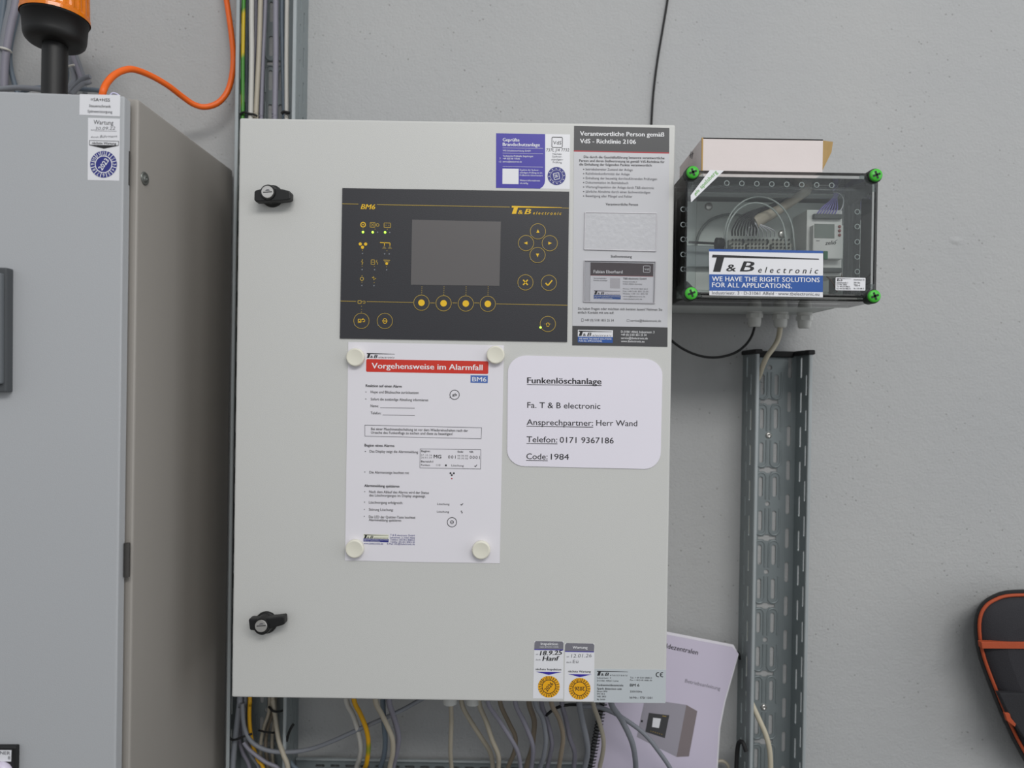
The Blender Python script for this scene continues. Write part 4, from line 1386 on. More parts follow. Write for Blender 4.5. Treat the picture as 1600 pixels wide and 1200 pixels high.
hang(0, 1, [(895, 115), (940, 210), (975, 320), (995, 430), (985, 515), (965, 580)], -.110, -.050, 8, PALEC, 'pale grey cable hanging left of the yellow green one under the cabinet')
hang(1, 1, [(948, 110), (990, 200), (1033, 310), (1048, 420), (1036, 540), (1022, 590)], -.122, -.060, 7.4, YELC, 'yellow and green earth cable hanging under the left part of the cabinet')
hang(2, 1, [(1097, 115), (1140, 205), (1180, 290), (1214, 380), (1215, 480), (1195, 580)], -.135, -.076, 8, BEIGE, 'beige cable in front of the two grey ones, right of the earth cable')
hang(3, 1, [(1148, 115), (1152, 220), (1158, 300), (1164, 400), (1154, 500), (1128, 590)], -.108, -.048, 8, BLUEC, 'blue grey cable just behind the beige one right of the earth cable')
hang(4, 1, [(1190, 115), (1215, 200), (1240, 280), (1256, 370), (1240, 470), (1216, 580)], -.118, -.058, 9, MAUVE, 'thick mauve grey cable crossed by the long sagging cable')
hang(5, 2, [(287, 132), (290, 250), (286, 370), (284, 480), (291, 590)], -.125, -.062, 7, BEIGE, 'beige cable hanging straight under the left pale gland')
hang(6, 2, [(362, 130), (420, 245), (500, 370), (560, 470), (578, 590)], -.112, -.054, 7.4, BEIGE, 'beige cable slanting right between the two pale glands')
hang(7, 2, [(484, 132), (530, 250), (572, 380), (616, 490), (617, 590)], -.127, -.072, 7.6, BEIGE, 'pale brown cable under the right pale gland')
hang(8, 2, [(545, 128), (620, 245), (700, 370), (752, 470), (771, 590)], -.140, -.078, 7, MAUVE, 'mauve cable slanting right, first one past the pale glands')
hang(9, 2, [(630, 128), (690, 265), (735, 365), (726, 470), (680, 590)], -.108, -.046, 7, BROWNC, 'brown grey cable bending back left behind the slanting mauve cable')
hang(10, 2, [(735, 130), (800, 270), (850, 400), (857, 490), (845, 590)], -.132, -.070, 7.4, MAUVE, 'mauve grey cable hanging left of the dark brown one')
hang(11, 2, [(830, 130), (866, 250), (858, 370), (848, 450), (810, 580)], -.104, -.042, 8.4, BROWNC, 'dark brown cable hanging under the middle right of the cabinet')
hang(12, 2, [(873, 130), (925, 240), (946, 380), (930, 500), (905, 590)], -.138, -.074, 7.4, GREYC, 'grey cable hanging left of the two white and grey yearly stickers')
hang(13, 2, [(915, 128), (960, 265), (988, 400), (975, 490), (955, 590)], -.120, -.056, 7.4, MAUVE, 'mauve grey cable hanging under the left yearly sticker')
hang(14, 2, [(985, 130), (1040, 240), (1066, 360), (1052, 480), (1036, 590)], -.134, -.072, 7.4, BROWNC, 'brown cable hanging between the two yearly stickers')
hang(15, 2, [(1058, 130), (1085, 240), (1112, 370), (1146, 470), (1140, 590)], -.118, -.052, 7.4, MAUVE, 'mauve grey cable hanging under the right yearly sticker')
hang(16, 2, [(1178, 130), (1200, 255), (1226, 370), (1236, 470), (1215, 590)], -.136, -.070, 9, GREYC, 'thick grey cable hanging just left of the manual')
hang(17, 2, [(1275, 130), (1315, 250), (1346, 380), (1340, 480), (1318, 590)], -.122, -.060, 7, BEIGE, 'beige cable hanging over the ring binding of the manual')
hang(18, 2, [(1400, 130), (1470, 240), (1540, 385), (1565, 500), (1570, 600)], -.140, -.080, 9, GREYC, 'thick grey cable hanging in front of the manual cover')
cable([(905, 1104, -.090), (932, 1104.4, -.090), (955, 1112, -.092), (977, 1124.4, -.095), (1006, 1146, -.092), (1027, 1171, -.084), (1047, 1200, -.076), (1062, 1230, -.070)], 7, GREYC, 'grey cable crossing the manual cover towards the lower right', g)
tie([(853, 1118, -.115), (866, 1108, -.118), (882, 1102, -.118), (905, 1101, -.112)], 4.4, RUBBER, 'black strap slung across the cables behind the yearly stickers')

# ------------------------------------------------------------------ spiral bound manual
MP = yplane(-0.036)
mn = thing('manual', PY(1020, 1240, -0.03), 'white spiral bound manual leaning behind the control cabinet corner', 'manual')
cover = [(968, 978), (957, 1035), (944, 1104), (932, 1165), (917, 1240), (1118, 1240), (1119.4, 1199), (1123.2, 1137), (1131, 1097.5), (1142, 1060), (1153.8, 1020.8), (1144.3, 1011.3), (1043.6, 992)]
sheet('cover', MP, cover, M('lilac white card cover', (206, 198, 216), 0.25, 0, 0.02, 10), mn, 0.0006, 0.0, label='lilac white printed cover')
pg = MB()
for k in range(5):
    yp = yplane(-0.0345 + 0.0018 * k)
    pg.slab([yp.at(x + (0.8 + 0.5 * (k % 3) if x > 960 else 0), y - (1.2 + 0.9 * ((k * 2) % 3) if y < 1020 else 0)) for x, y in
             [(968, 979), (917, 1240), (1118, 1240), (1119.8, 1199), (1123.8, 1137), (1131.5, 1097.5), (1152.4, 1022.5), (1145, 1010.6), (1043.6, 990.8)]], (0, 0.0012, 0), PAPER)
obj('pages', pg, mn)
pr = Print(MP, 0.0007)
pr.text('Funkenmeldezentralen', 998, 1003.6, 1090, 1023.2, 7.4, INK, 0.02)
pr.text('Betriebsanleitung', 1070, 1066.2, 1125, 1078.6, 5.6, M('mid grey ink', (128, 124, 134), 0.6), 0.005)
obj('lettering', pr, mn, label='printed title lines')
pr = Print(MP, 0.0007)
GF = M('steel grey print', (158, 154, 164), 0.4)
pr.poly([(1007.5, 1092), (994.8, 1151.5), (1057, 1182.8), (1072.4, 1101.3)], GF, 0)
pr.poly([(1072.4, 1101.3), (1057, 1182.8), (1076.4, 1182), (1089.6, 1111.2)], M('dark steel print', (132, 122, 124), 0.4), 0)
pr.poly([(1013.9, 1113.8), (1008.2, 1143.5), (1038.8, 1153.4), (1045.9, 1117.6)], DKGREY, 1)
pr.poly([(1020.6, 1121.4), (1018.7, 1135.8), (1029.6, 1137.7), (1032.7, 1122.8)], LABELW, 2)
pr.disc(1003, 1126.8, 1.8, INK, 1, 12)
for k in range(6):
    pr.disc(1017 + 3.4 * k, 1142.4 + 1.0 * k, 0.7, OCHRE, 2, 8)
pr.line([(1035, 1118.6), (1041, 1119.6)], 1, OCHRE, 2)
obj('printed_picture', pr, mn, label='printed picture of a grey cabinet')
sp = MB()
for k in range(52):
    t = k / 51
    x, y = 967 - 50 * t, 984 + 256 * t
    c = yplane(-0.034).at(x, y)
    a = Vector((0.98, 0, -0.19))
    pts = [c + a * (0.0065 * math.cos(q) - 0.002) + Vector((0, 0.0055 * math.sin(q), 0)) for q in [2 * math.pi * j / 8 for j in range(9)]]
    sp.tube(pts, 0.0009, RUBBER, 5, 1)
o = obj('ring_binding', sp, mn, label='black ring binding')
o['kind'] = 'stuff'

# black cable and beige stub at the foot of the right tray
cable([(1149, 1235, -.045), (1150.5, 1200, -.045), (1152, 1172, -.045), (1155, 1160, -.050), (1160, 1159.5, -.056), (1163, 1166, -.060), (1165.5, 1174, -.062)], 6.4, RUBBER, 'black cable hooked over the left edge of the right tray foot')
cable([(1108, 1215, -.020), (1113, 1197, -.020), (1122, 1189.6, -.022), (1131, 1190, -.022), (1138, 1198, -.022), (1141, 1220, -.022)], 5.4, BEIGE, 'short beige cable arching between the manual and the right tray')
tie([(1152, 1019, -.02), (1155, 1023, -.026), (1156, 1030, -.024)], 4, RUBBER, 'small black strap end at the tray edge by the manual corner')
# ------------------------------------------------------------------ clear junction box on the wall
YF, YM = -0.237, -0.150
a, b = PY(1072.5, 365, YF), PY(1374, 367, YF)
c, d = PY(1225, 266.5, YF), PY(1225, 468.5, YF)
JX0, JX1, JZ1, JZ0 = a.x, b.x, c.z, d.z
jb = thing('junction_box', ((JX0 + JX1) / 2, -0.12, JZ0), 'wall junction box with a tinted clear lid and four green corner screws', 'junction box')
GREYP = M('grey box plastic', (192, 196, 194), 0.5, 0, 0.03, 20, 0.06, 400)
t = 0.004
bs = MB()
x0, x1, z0, z1 = JX0 + .003, JX1 - .003, JZ0 + .003, JZ1 - .003
yb = -0.012
bs.box((x0, YM, z0), (x0 + t, yb, z1), GREYP, .001, 1).box((x1 - t, YM, z0), (x1, yb, z1), GREYP, .001, 1)
bs.box((x0, YM, z0), (x1, yb, z0 + t), GREYP, .001, 1).box((x0, YM, z1 - t), (x1, yb, z1), GREYP, .001, 1)
bs.box((x0, yb - t, z0), (x1, yb, z1), GREYP, .001, 1)
obj('base', bs, jb, label='grey base of the box')
for x in (x0 + .03, x1 - .03):
    obj('wall_spacer', MB().lathe((x, yb, (z0 + z1) / 2), (0, 1, 0), [(0, .012), (-yb - .001, .012)], GREYP, 16), jb)
TINT = clear_mat('smoke tinted clear plastic', (0.985, 0.995, 0.99), 1.0, 0.02, 1.6)
TINT2 = clear_mat('deep smoke plastic', (0.76, 0.80, 0.79), 0.8, 0.06)
lid = MB()
X0_, X1_, Z0_, Z1_ = JX0, JX1, JZ0, JZ1
ch = .006
# outer and inner skins with a chamfered front rim
def lidskin(ins, yf, mat, flip):
    A = [Vector((X0_ + ins, YM, Z0_ + ins)), Vector((X1_ - ins, YM, Z0_ + ins)), Vector((X1_ - ins, YM, Z1_ - ins)), Vector((X0_ + ins, YM, Z1_ - ins))]
    B = [Vector((p.x, yf + ch, p.z)) for p in A]
    cx, cz = (X0_ + X1_) / 2, (Z0_ + Z1_) / 2
    C = [Vector((p.x - math.copysign(ch, p.x - cx), yf, p.z - math.copysign(ch, p.z - cz))) for p in A]
    fs = []
    for k in range(4):
        j = (k + 1) % 4
        fs += [(k, j, 4 + j, 4 + k), (4 + k, 4 + j, 8 + j, 8 + k)]
    fs.append((8, 9, 10, 11))
    if flip:
        fs = [tuple(reversed(f)) for f in fs]
    lid.add(A + B + C, fs, mat)


lidskin(0, YF, TINT, False)
lidskin(.003, YF + .003, TINT, True)
obj('lid', lid, jb, label='smoke tinted clear lid')
DARKR = M('dark seal', (26, 30, 30), 0.5)
sl = MB()
for lo, hi in (((X0_ + .001, YM - .003, Z0_ + .001), (X1_ - .001, YM + .002, Z0_ + .006)), ((X0_ + .001, YM - .003, Z1_ - .006), (X1_ - .001, YM + .002, Z1_ - .001)),
               ((X0_ + .001, YM - .003, Z0_ + .001), (X0_ + .006, YM + .002, Z1_ - .001)), ((X1_ - .006, YM - .003, Z0_ + .001), (X1_ - .001, YM + .002, Z1_ - .001))):
    sl.box(lo, hi, DARKR)
obj('seal', sl, jb, label='dark sealing strip')
# inner frame bands with knock-out rings, and corner posts
fr = MB()
YB = YF + .018
for lo, hi in (((X0_ + .004, YB, Z1_ - .031), (X1_ - .004, YB + .0015, Z1_ - .016)), ((X0_ + .004, YB, Z0_ + .003), (X1_ - .004, YB + .0015, Z0_ + .014)),
               ((X0_ + .004, YB, Z0_ + .014), (X0_ + .018, YB + .0015, Z1_ - .031)), ((X1_ - .040, YB, Z0_ + .014), (X1_ - .016, YB + .0015, Z1_ - .031))):
    fr.box(lo, hi, clear_mat('light smoke plastic', (0.90, 0.92, 0.915), 1.0, 0.05))
obj('inner_frame', fr, jb)
kn = MB()
for k in range(8):
    p = PY(1135.6 + 23.4 * k, 286.2 + 0.5 * k, YB - .001)
    kn.tube([p + Vector((.0032 * math.cos(q), 0, .0032 * math.sin(q))) for q in [2 * math.pi * j / 14 for j in range(15)]], .0006, M('frosted ring', (176, 186, 186), 0.3), 5, 1)
for x, ys in ((1339.4, (331, 354, 378, 401.5, 424.5)), (1067.4, (327, 351, 374, 397.7, 420.6))):
    for y in ys:
        p = PY(x, y, YB - .001)
        kn.tube([p + Vector((.0032 * math.cos(q), 0, .0032 * math.sin(q))) for q in [2 * math.pi * j / 14 for j in range(15)]], .0006, M('frosted ring', (176, 186, 186), 0.3), 5, 1)
o = obj('knockout_rings', kn, jb, label='moulded rings along the lid')
o['kind'] = 'stuff'
for sx, X in ((1, X0_), (-1, X1_)):
    for sz, Z in ((1, Z0_), (-1, Z1_)):
        e = .024
        tri3 = [Vector((X + sx * .003, YF + .004, Z + sz * .003)), Vector((X + sx * e, YF + .004, Z + sz * .003)), Vector((X + sx * .003, YF + .004, Z + sz * e))]
        if sx * sz < 0:
            tri3.reverse()
        obj('corner_post', MB().slab(tri3, (0, .075, 0), TINT2), jb, label='smoke tinted corner post')
for px, py in ((1083, 268.6), (1370, 273), (1080.7, 458.2), (1367.3, 462.6)):
    p = PY(px, py, YF - .005)
    R = 11.2 * .908 / FPX
    s = MB().lathe((p.x, YF + .012, p.z), (0, -1, 0), [(0, R * 1.0), (.0125, R), (.0135, R * .97), (.0135, R * .86)], M('black green collar', (16, 30, 18), 0.5), 28, caps=False)
    s.lathe((p.x, YF - .0005, p.z), (0, -1, 0), [(0, R * .86), (.0035, R * .86), (.0048, R * .76), (.0048, 0)], GREENP, 28)
    so = obj('lid_screw', s, jb, label='bright green cross screw')
    q = Print(yplane(YF - .0053), .0002)
    for an in (0.35, 0.35 + math.pi / 2):
        q.line([(px - 6.2 * math.cos(an), py + 6.2 * math.sin(an)), (px + 6.2 * math.cos(an), py - 6.2 * math.sin(an))], 3.2, M('deep green recess', (8, 42, 14), 0.6), 1)
    obj('cross_recess', q, so, label='dark cross recess')

# glands below
for x, yt, yb_ in ((1179, 489, 511), (1219.6, 491, 512), (1257, 493, 513)):
    p = PY(x, yt, -.052)
    q = PY(x, yb_, -.052)
    hgt = p.z - q.z
    gl = MB().lathe((p.x, -.052, JZ0 + .004), (0, 0, -1), [(0, .0118), (.0035 + JZ0 - p.z, .0118), (.004 + JZ0 - p.z, .0108), (JZ0 + .004 - q.z - .008, .0104), (JZ0 + .004 - q.z - .002, .0095), (JZ0 + .004 - q.z, .0080)], GLANDP, 20)
    go = obj('cable_gland', gl, jb, label='pale grey cable gland')
    obj('hexagon_nut', MB().lathe((p.x, -.052, p.z - .001), (0, 0, -1), [(0, .0128), (.007, .0128)], GLANDP, 6, False), go)

# stickers on the lid
LP_ = yplane(YF)
st = sheet('company_sticker', LP_, [(1107.8, 388.8), (1108.4, 461.3), (1285.7, 464.6), (1286.2, 391.9)], LABELW, jb, .0002, label='white and blue lettered company sticker')
pr = Print(LP_, .0003)
pr.poly([(1107.8, 388.8), (1107.9, 392.8), (1286.2, 395.8), (1286.2, 391.9)], BLUEPR, 0)
pr.poly([(1108.1, 428.6), (1108.3, 454.2), (1285.8, 456.4), (1286, 430.6)], BLUEPR, 0)
pr.poly([(1113.4, 397.8), (1279.6, 404.2), (1279.8, 405.8), (1134, 402.4), (1112.4, 402.4)], INK, 1)
pr.poly([(1120, 402), (1131.5, 402.4), (1125.6, 424.8), (1114, 424.6)], INK, 1)
pr.text('&', 1135, 423.8, 1149.4, 424, 11, INK, .035, .1)
pr.text('B', 1156.6, 424, 1178, 424.4, 16, INK, .05, .22)
pr.text('electronic', 1184.8, 426, 1278.4, 427.6, 9.2, INK, .02, .25, 1.7)
pr.text('WE HAVE THE RIGHT SOLUTIONS', 1112.6, 439.2, 1280.6, 441, 7.3, WHITEINK, .022, 0, 1.05)
pr.text('FOR ALL APPLICATIONS.', 1112.6, 448.6, 1237.4, 450.4, 7.3, WHITEINK, .022, 0, 1.05)
pr.text('Industriestr. 3 · D-31061 Alfeld · www.tbelectronic.eu', 1112.6, 459.8, 1280.4, 462, 5, INK2, .006)
obj('lettering', pr, st)
st = sheet('corner_sticker', LP_, [(1109.6, 265.4), (1079.1, 305.4), (1079.8, 316.2), (1131.4, 266.4)], LABELW, jb, .0002, label='white diagonal sticker with green lettering')
pr = Print(LP_, .0003)
pr.text('spelsberg', 1096.4, 295.2, 1121.6, 269.6, 6.2, GREENINK, .01)
pr.text('els', 1087.2, 304.4, 1093.4, 298.2, 4.6, GREENINK, .03)
pr.line([(1085.6, 303.6), (1088.4, 306.2)], .8, GREENINK)
obj('lettering', pr, st)
st = sheet('type_label', LP_, rrect(1305.7, 433.4, 1352.4, 453.4, 1.2), LABELW, jb, .0002, label='small white type label')
pr = Print(LP_, .0003)
pr.logo(1307.6, 435, 1330, 439.2, INK, elec=False)
for s, x, y, xe in (('Industriestraße 3', 1307.6, 442.6, 1325), ('D-31061 Alfeld', 1307.5, 445.6, 1323), ('Tel. +49 5181 8083-0', 1307.4, 448.8, 1328), ('Fax +49 5181 8083-30', 1307.4, 452, 1329),
                    ('Steuerkasten CE', 1334, 438, 1350.6), ('230V / 50Hz', 1334, 442.8, 1344), ('TBS-4', 1334, 447.2, 1343.6), ('Nr. 1331-08-15', 1334, 451.8, 1350)):
    pr.text(s, x, y, xe, y + .3, 2.3 if 'TBS' not in s else 3, INK, .01)
obj('lettering', pr, st)

# mounting plate and din rail (parts of the box)
ip = yplane(-.0850)
pl = obj('mounting_plate', MB().box((x0 + .012, -.1256, z0 + .010), (x1 - .012, -.1240, z1 - .010), M('pale mounting plate', (228, 234, 230), 0.5, 0, .04, 12)), jb, label='pale mounting plate')
for px, py in ((1107, 323), (1221.5, 366)):
    p = PY(px, py, -.1256)
    obj('screw', MB().lathe((p.x, -.1255, p.z), (0, -1, 0), [(0, .006), (.002, .006), (.003, .004), (.003, 0)], CHROME, 16), pl)
zr = PY(1200, 402, -.1360).z
obj('mounting_rail', MB().box((x0 + .016, -.1360, zr - .016), (x1 - .05, -.1250, zr + .016), GALV, .001, 1), jb, label='steel mounting rail')


# things inside the box
ORD = ('first', 'second', 'third', 'fourth', 'fifth', 'sixth', 'seventh', 'eighth', 'ninth')
def inbox(px, py, Y):
    return PY(px, py, Y)


Yr = -.1980
rp_ = yplane(Yr)
A, B_ = PY(1266.8, 324, Yr), PY(1321.2, 429.4, Yr)
rl = thing('control_relay', ((A.x + B_.x) / 2, -.1, B_.z), 'white control relay with a small grey screen inside the junction box', 'relay')
RW = M('relay plastic', (216, 216, 214), 0.4, 0, .02, 30)
body = MB().box((A.x, Yr + .012, B_.z), (B_.x, -.1360, A.z), RW, .0015, 2)
body.box((A.x + .004, Yr, B_.z + .022), (B_.x - .004, Yr + .014, A.z - .024), RW, .0015, 2)
obj('housing', body, rl)
sheet('screen', rp_, [(1272.6, 349.6), (1272.4, 371.6), (1303.8, 372.4), (1304, 350.2)], M('dull grey green screen', (122, 130, 124), 0.3), rl, .0006, label='dull grey screen')
for y in (354.2, 360.6, 367.4):
    p = PY(1311.6, y, Yr)
    obj('key', MB().lathe((p.x, Yr, p.z), (0, -1, 0), [(0, .0022), (.0012, .002), (.0014, 0)], M('dull red key', (150, 88, 84), 0.4), 14), rl, label='small dull red key')
pr = Print(rp_, .0003)
pr.text('zelio', 1289.5, 382.6, 1306.5, 381.6, 6, INK, .02, .3)
pr.line([(1275, 376), (1281, 376.2)], .8, INK2)
pr.line([(1304, 377.5), (1308.6, 374.5)], .7, INK2)
obj('lettering', pr, rl)
for y in (337, 421):
    obj('terminal_strip', block(yplane(Yr + .006), [(1272, y - 3.2), (1272, y + 4), (1316, y + 4.6), (1316, y - 2.6)], 0, .008, M('dark grey terminals', (84, 88, 88), 0.5), .0006, 1), rl, label='dark terminal strip')
obj('connector', block(rp_, [(1287.6, 392), (1287.4, 405), (1293.6, 405.2), (1293.8, 392.2)], .003, .003, M('green connector', (40, 104, 70), 0.5), .0004, 1), rl, label='small green connector')
PURP = M('violet wire', (118, 108, 178), 0.45)
for k, (x, y) in enumerate(((1277, 334), (1281.5, 334), (1286, 334.2), (1290.5, 334.4), (1295, 334.6), (1299.5, 334.8), (1304, 335))):
    cable([(x, y, -.1880), (x + 8 - k * .6, y - 10, -.1860), (1299 + k * 1.4, 312 - k * .5, -.1700), (1303.5 + k, 303.5, -.1580), (1298 + k, 299, -.1400)], 2.0,
          PURP, ORD[k] + ' violet wire from the left over the top of the control relay', 'violet wires of the control relay', n=6)
cable([(1309, 334, -.1880), (1316, 324, -.1880), (1318, 312, -.1820), (1312, 303, -.1700), (1303, 300.5, -.1550), (1292, 302, -.1420)], 1.6, M('white wire', (208, 208, 214), 0.45), 'white wire arching right of the violet wires', n=6)
for k, (x, w) in enumerate(((1288, 20), (1312, 12))):
    cable([(x, 422, -.1820), (x + 3, 431, -.1800), (x + w * .6, 440, -.1700), (x + w, 456, -.1500)], 2.2, M('brown wire', (96, 60, 40), 0.5), ('brown wire below the control relay beside the company sticker', 'brown wire leaving the lower right of the control relay')[k], n=6)

# terminal rows on the rail
TG = M('grey terminal', (158, 160, 152), 0.5, 0, .05, 60)
for k, (xa, xb) in enumerate(((1142, 1163.5), (1166.5, 1201.5), (1205, 1236))):
    tb = thing('terminal_block', PY((xa + xb) / 2, 396, -.1550), ('row of grey terminals beside the black gland inside the junction box',
                                                              'widest row of grey terminals, middle of the three in the junction box',
                                                              'row of grey terminals nearest the control relay in the junction box')[k], 'terminal block', 'grey terminals in the junction box')
    n = max(3, int((xb - xa) / 5.2))
    wv = (xb - xa) / n
    for j in range(n):
        l, r = PY(xa + j * wv + .3, 372, -.1680), PY(xa + (j + 1) * wv - .3, 412, -.1680)
        mb = MB().box((l.x, -.1580, r.z), (r.x, -.1360, l.z), TG, .0005, 1)
        mb.box((l.x, -.1700, r.z + .008), (r.x, -.1560, l.z - .008), TG, .0005, 1)
        for yy in (374.6, 381.2, 386.8):
            q = PY(xa + (j + .5) * wv, yy, -.1590 if yy < 376 else -.1710)
            mb.lathe(q + Vector((0, .0008, 0)), (0, -1, 0), [(0, .0015), (.0010, .0015)], M('dark terminal hole', (34, 34, 34), 0.6), 8)
        obj('terminal', mb, tb)
# black gland and cable entering from the left
bg = MB()
p = PY(1125, 381, -.1950)
bg.lathe((p.x - .006, p.y, p.z), (1, 0, 0), [(0, .0085), (.008, .0085), (.0085, .0075), (.011, .0075)], BLACK, 18)
obj('bushing', bg, None, 'black ribbed bushing inside the junction box, left of the terminals', 'bushing')
cable([(1076, 378.4, -.1550), (1092, 379.2, -.1550), (1110, 380.2, -.1550), (1120, 380.6, -.1550)], 4, RUBBER, 'black cable running level into the bushing inside the junction box')
# sheath with its fan of wires
cable([(1268, 294, -.1300), (1250, 305, -.1450), (1228, 321, -.1620), (1205, 334, -.1700), (1187, 342, -.1740), (1180, 346, -.1740)], lambda s: 0, PALEC, 'x') if False else None
sheath = MB().tube([PY(x, y, Y) for x, y, Y in ((1274, 290, -.1400), (1252, 304, -.1540), (1230, 319, -.1640), (1207, 333, -.1720), (1188, 342.5, -.1760), (1178, 348, -.1760))],
                   lambda s: .0068 + .0035 * max(0, s - .45) * 2, M('pale brown sheath', (186, 176, 160), 0.5, 0, .05, 30), 14, 5)
obj('cable', sheath, None, 'thick pale sheathed cable slanting in from the upper right of the junction box', 'cable')
random.seed(3)
WB = M('black wire', (26, 26, 32), 0.5)
WW = M('white wire', (208, 208, 214), 0.45)
for k in range(9):
    x1_ = 1144 + k * 4.6
    x0_, y0_ = 1199 - k * 2.2, 322 + k * 1.5
    cable([(1246 - k, 304 + k * .6, -.1530), (1222, 313 + k * .8, -.1670), (x0_, y0_, -.1820), (1178 - (8 - k) * 2.2, 336 + k * 1.6, -.1840), (x1_ + 1, 357, -.1800), (x1_, 368, -.1700)], 2.5, WB,
          ORD[k] + ' black wire from the left in the fan above the terminals', 'black wires fanning out in the junction box', n=6)
for k in range(8):
    x1_ = 1168 + k * 6.0
    cable([(1182 + k * .4, 343 + k * .7, -.1780), (1177 + k * 1.4, 350, -.1830), (x1_ - 1, 360, -.1780), (x1_, 370, -.1700)], 1.8, WW,
          ORD[k] + ' white wire from the left in the fan above the terminals', 'white wires fanning out in the junction box', n=6)
CL = M('translucent hose', (176, 184, 182), 0.2)
for k, (a_, h_, w_, lab) in enumerate(((1186, 307.5, 54, 'outer pale wire loop arching over the terminals'), (1181, 317, 46, 'inner pale wire loop arching over the terminals'))):
    pts = [(a_ - w_, 388, -.1820 - .004 * k)]
    for q in [math.pi * (1 - j / 10) for j in range(11)]:
        pts.append((a_ + w_ * math.cos(q), 372 - (372 - h_) * math.sin(q), -.1880 - .004 * k))
    pts.append((a_ + w_ + 2, 392, -.1820 - .004 * k))
    cable(pts, 2.8, CL, lab, 'pale wire loops in the junction box', n=8)
cable([(1086, 392, -.1340), (1092, 366, -.1340), (1106, 347, -.1340), (1124, 338, -.1340), (1146, 335, -.1340), (1168, 340, -.1360)], 4.4, M('smoky grey sheath', (124, 130, 128), 0.5), 'smoky grey cable arching at the left behind the pale loops')

# carton on the box
YC = -.225
cx0, cx1 = PY(1097.4, 238, YC).x, PY(1285.6, 240, YC).x
cz0, cz1 = JZ1 + .0005, PY(1190, 216.5, YC).z
YK = -.100
ct = thing('carton', ((cx0 + cx1) / 2, (YC + YK) / 2, cz0), 'flat white carton open at its right end, lying on the junction box', 'carton')
w = .0016
cb = MB()
cb.box((cx0, YC, cz0), (cx1, YC + w, cz1), CARTON).box((cx0, YK - w, cz0), (cx1, YK, cz1), CARTON)
cb.box((cx0, YC, cz0), (cx1, YK, cz0 + w), CARTON).box((cx0, YC, cz1 - w), (cx1, YK, cz1), CARTON)
obj('sleeve', cb, ct)
lf = MB().box((cx0 - .0005, YC + .001, cz0 + .001), (cx0 + w, YK - .001, cz1 - .001), CARTON)
lo = obj('end_flap', lf, ct, label='white closed end flap')
pr = Print(Plane((cx0 - .0007, 0, 0), (-1, 0, 0)), .0003)
pr.line([(1078, 247), (1079.5, 236)], .7, INK2)
pr.line([(1080.5, 248), (1082, 237)], .7, INK2)
pr.line([(1076.5, 243.5), (1083.5, 239.5)], .7, INK2)
obj('lettering', pr, lo)
obj('torn_edge', MB().box((cx0 - .0012, YC - .0006, cz0), (cx0 + .0008, YC + .0012, cz1), KRAFT), ct, label='brown torn edge')
e1, e2 = PY(1301.6, 221.5, YC + .030), PY(1299.2, 238, YC + .030)
f1, f2, f3 = Vector((cx1, YC + .001, cz1 - .001)), Vector((cx1, YC + .001, cz0 + .001)), Vector((cx1 + .002, YC + .012, cz0 + .001))
obj('end_flap', MB().slab([f2, f3, e2, e1, f1], (-.0012, .0010, 0), KRAFT), ct, label='brown open end flap')

# cables at the junction box glands
gx = PY(1179, 505, -.052)
cable([(1030, 513, -.10), (1040, 524, -.09), (1052, 534.5, -.082), (1066, 544.5, -.075), (1084, 553, -.066), (1104, 558, -.060), (1126, 557.8, -.056), (1148, 551.5, -.052), (1164, 540, -.052), (1174, 526, -.052), (1178.6, 512, -.052), (1179.4, 500, -.052)],
      4.0, RUBBER, 'black cable sagging from the control cabinet to the left gland of the junction box')
cable([(1219.4, 500, -.052), (1219, 512, -.052), (1215.6, 530, -.054), (1208, 544, -.062), (1198.5, 557, -.066), (1191.6, 572, -.060), (1186.5, 587, -.050), (1178, 606, -.036), (1172.4, 650, -.028), (1168.4, 900, -.028), (1166, 1060, -.028), (1169.5, 1086, -.040), (1177, 1104, -.054),
       (1187, 1126, -.060), (1196.5, 1148, -.064), (1202.5, 1172, -.066), (1204, 1200, -.066), (1203, 1240, -.062)], 8.0, M('cream grey cable sheath', (186, 178, 158), 0.5, 0, .05, 20), 'cream cable from the middle gland running down inside the right tray')

# ------------------------------------------------------------------ black bag with orange piping at the right
def bag_outline(pts, ax=1624.0):
    """left half listed from the top middle down; mirrored about the upright axis"""
    L = [(x, y) for x, y in pts]
    Rr = [(2 * ax - x + 0.0155 * 0, y) for x, y in reversed(pts)]
    return L, Rr


half = [(1612, 920.4), (1600, 920.9), (1586, 921.2), (1573, 922.2), (1562, 924.6), (1552, 928.6), (1541, 934.6), (1533, 942), (1527, 951), (1523.4, 961), (1521.5, 973), (1521.6, 987), (1524, 1008), (1529, 1029), (1536.5, 1051), (1546.7, 1077), (1562.7, 1117), (1581.3, 1157), (1598, 1187), (1608, 1200), (1618, 1208)]
axx = 1628.0
full = half + [(2 * axx - x, y) for x, y in reversed(half)]


def grow(pts, d):
    """offset a closed outline (clockwise on the page or not) inwards by d pixels"""
    n = len(pts)
    out = []
    mx, my = sum(p[0] for p in pts) / n, sum(p[1] for p in pts) / n
    for i in range(n):
        (xa, ya), (xb, yb) = pts[i - 1], pts[(i + 1) % n]
        tx, ty = xb - xa, yb - ya
        L = math.hypot(tx, ty)
        nx, ny = -ty / L, tx / L
        if nx * (mx - pts[i][0]) + ny * (my - pts[i][1]) < 0:
            nx, ny = -nx, -ny
        out.append((pts[i][0] + nx * d, pts[i][1] + ny * d))
    return out


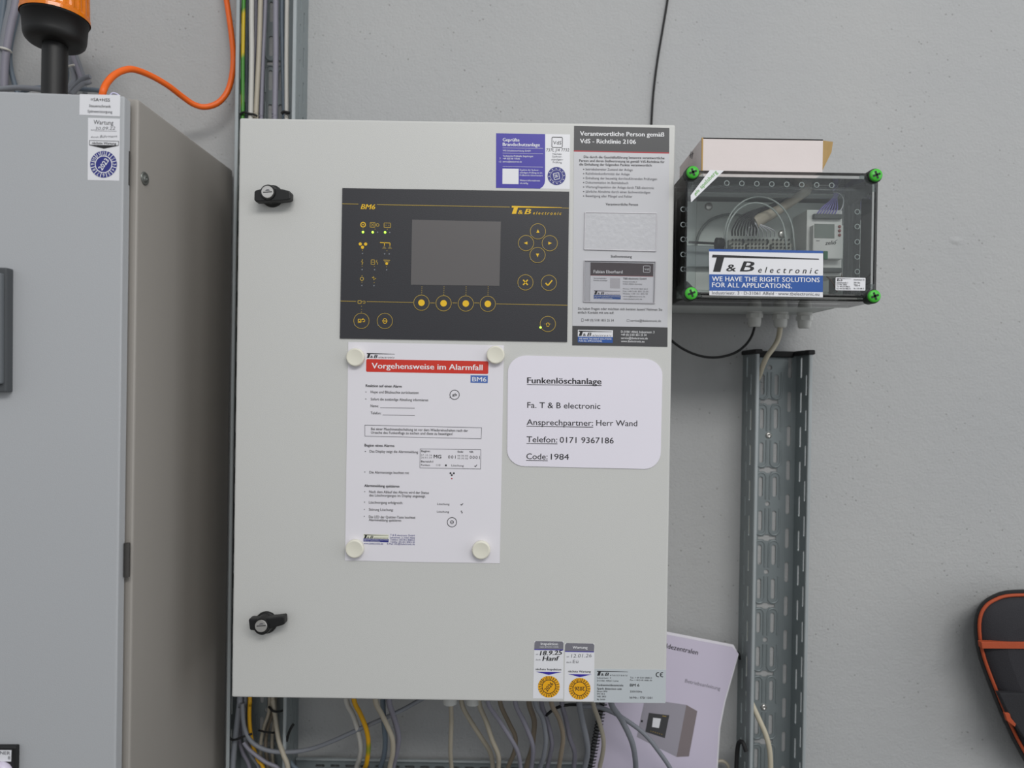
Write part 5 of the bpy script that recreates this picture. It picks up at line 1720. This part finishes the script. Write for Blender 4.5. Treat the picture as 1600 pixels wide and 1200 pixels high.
bgp = thing('bag', PY(1628, 1208, -.05), 'black tapering bag with orange piping hanging on the wall beyond the right tray', 'bag')
BK = M('black nylon', (20, 20, 22), 0.7, 0, .1, 60, .2, 500)
SLATE = M('slate grey fabric', (38, 37, 42), 0.8, 0, .08, 60, .35, 700)
OR2 = M('orange fabric band', (170, 72, 36), 0.7, 0, .06, 60, .2, 500)
shell = MB()
layers = [(full, -.002), (full, -.050), (grow(full, 1.6), -.058), (grow(full, 4.6), -.063)]
vs, fs = [], []
n = len(full)
for pts, Y in layers:
    vs += [PY(x, y, Y) for x, y in pts]
for i in range(len(layers) - 1):
    for k in range(n):
        fs.append((i * n + k, i * n + (k + 1) % n, (i + 1) * n + (k + 1) % n, (i + 1) * n + k))
shell.add(vs, fs, BK, True)
shell.add(vs[:n], [tuple(range(n))], BK)
shell.add(vs[-n:], [tuple(reversed(range(n)))], BK)
obj('shell', shell, bgp, label='black outer shell')
inner = grow(full, 10.5)
pip = [PY(x, y, -.0645) for x, y in grow(full, 8.8)]
obj('piping', MB().tube(pip + [pip[0]], .0026, OR2, 8, 2), bgp, label='orange piping')
fp = MB()
_cx, _cy = 1628, 1040
scl = lambda k: [(_cx + (x - _cx) * k, _cy + (y - _cy) * k) for x, y in grow(full, 9.5)]
rings = [(grow(full, 9.5), -.062), (scl(.94), -.067), (scl(.8), -.072), (scl(.55), -.076)]
vs, fs = [], []
for pts, Y in rings:
    vs += [PY(x, y, Y) for x, y in pts]
for i in range(3):
    for k in range(n):
        fs.append((i * n + k, i * n + (k + 1) % n, (i + 1) * n + (k + 1) % n, (i + 1) * n + k))
fp.add(vs, fs, SLATE, True)
fp.add(vs[-n:], [tuple(range(n))], SLATE)
obj('front_panel', fp, bgp, label='slate grey front panel')
bp_ = yplane(-.0785)
obj('band', block(bp_, [(1533.5, 1003.4), (1535, 1013.6), (1724, 1015), (1724.5, 1004.6)], .001, .009, OR2, .0006, 1), bgp, label='orange band across the front')
obj('pocket', block(bp_, [(1561, 1083), (1577, 1117), (1600, 1152), (1628, 1178), (1660, 1150), (1690, 1100), (1700, 1080), (1640, 1084)], .0025, .010, M('dark slate pocket fabric', (33, 33, 37), 0.8, 0, .08, 60, .35, 700), .0015, 2), bgp, label='dark lower pocket')
obj('zip_pull', block(bp_, [(1570, 1114.5), (1574, 1127), (1586, 1136), (1588, 1132), (1580, 1122), (1578, 1115)], .006, .005, OR2, .0006, 1), bgp, label='orange zip pull')
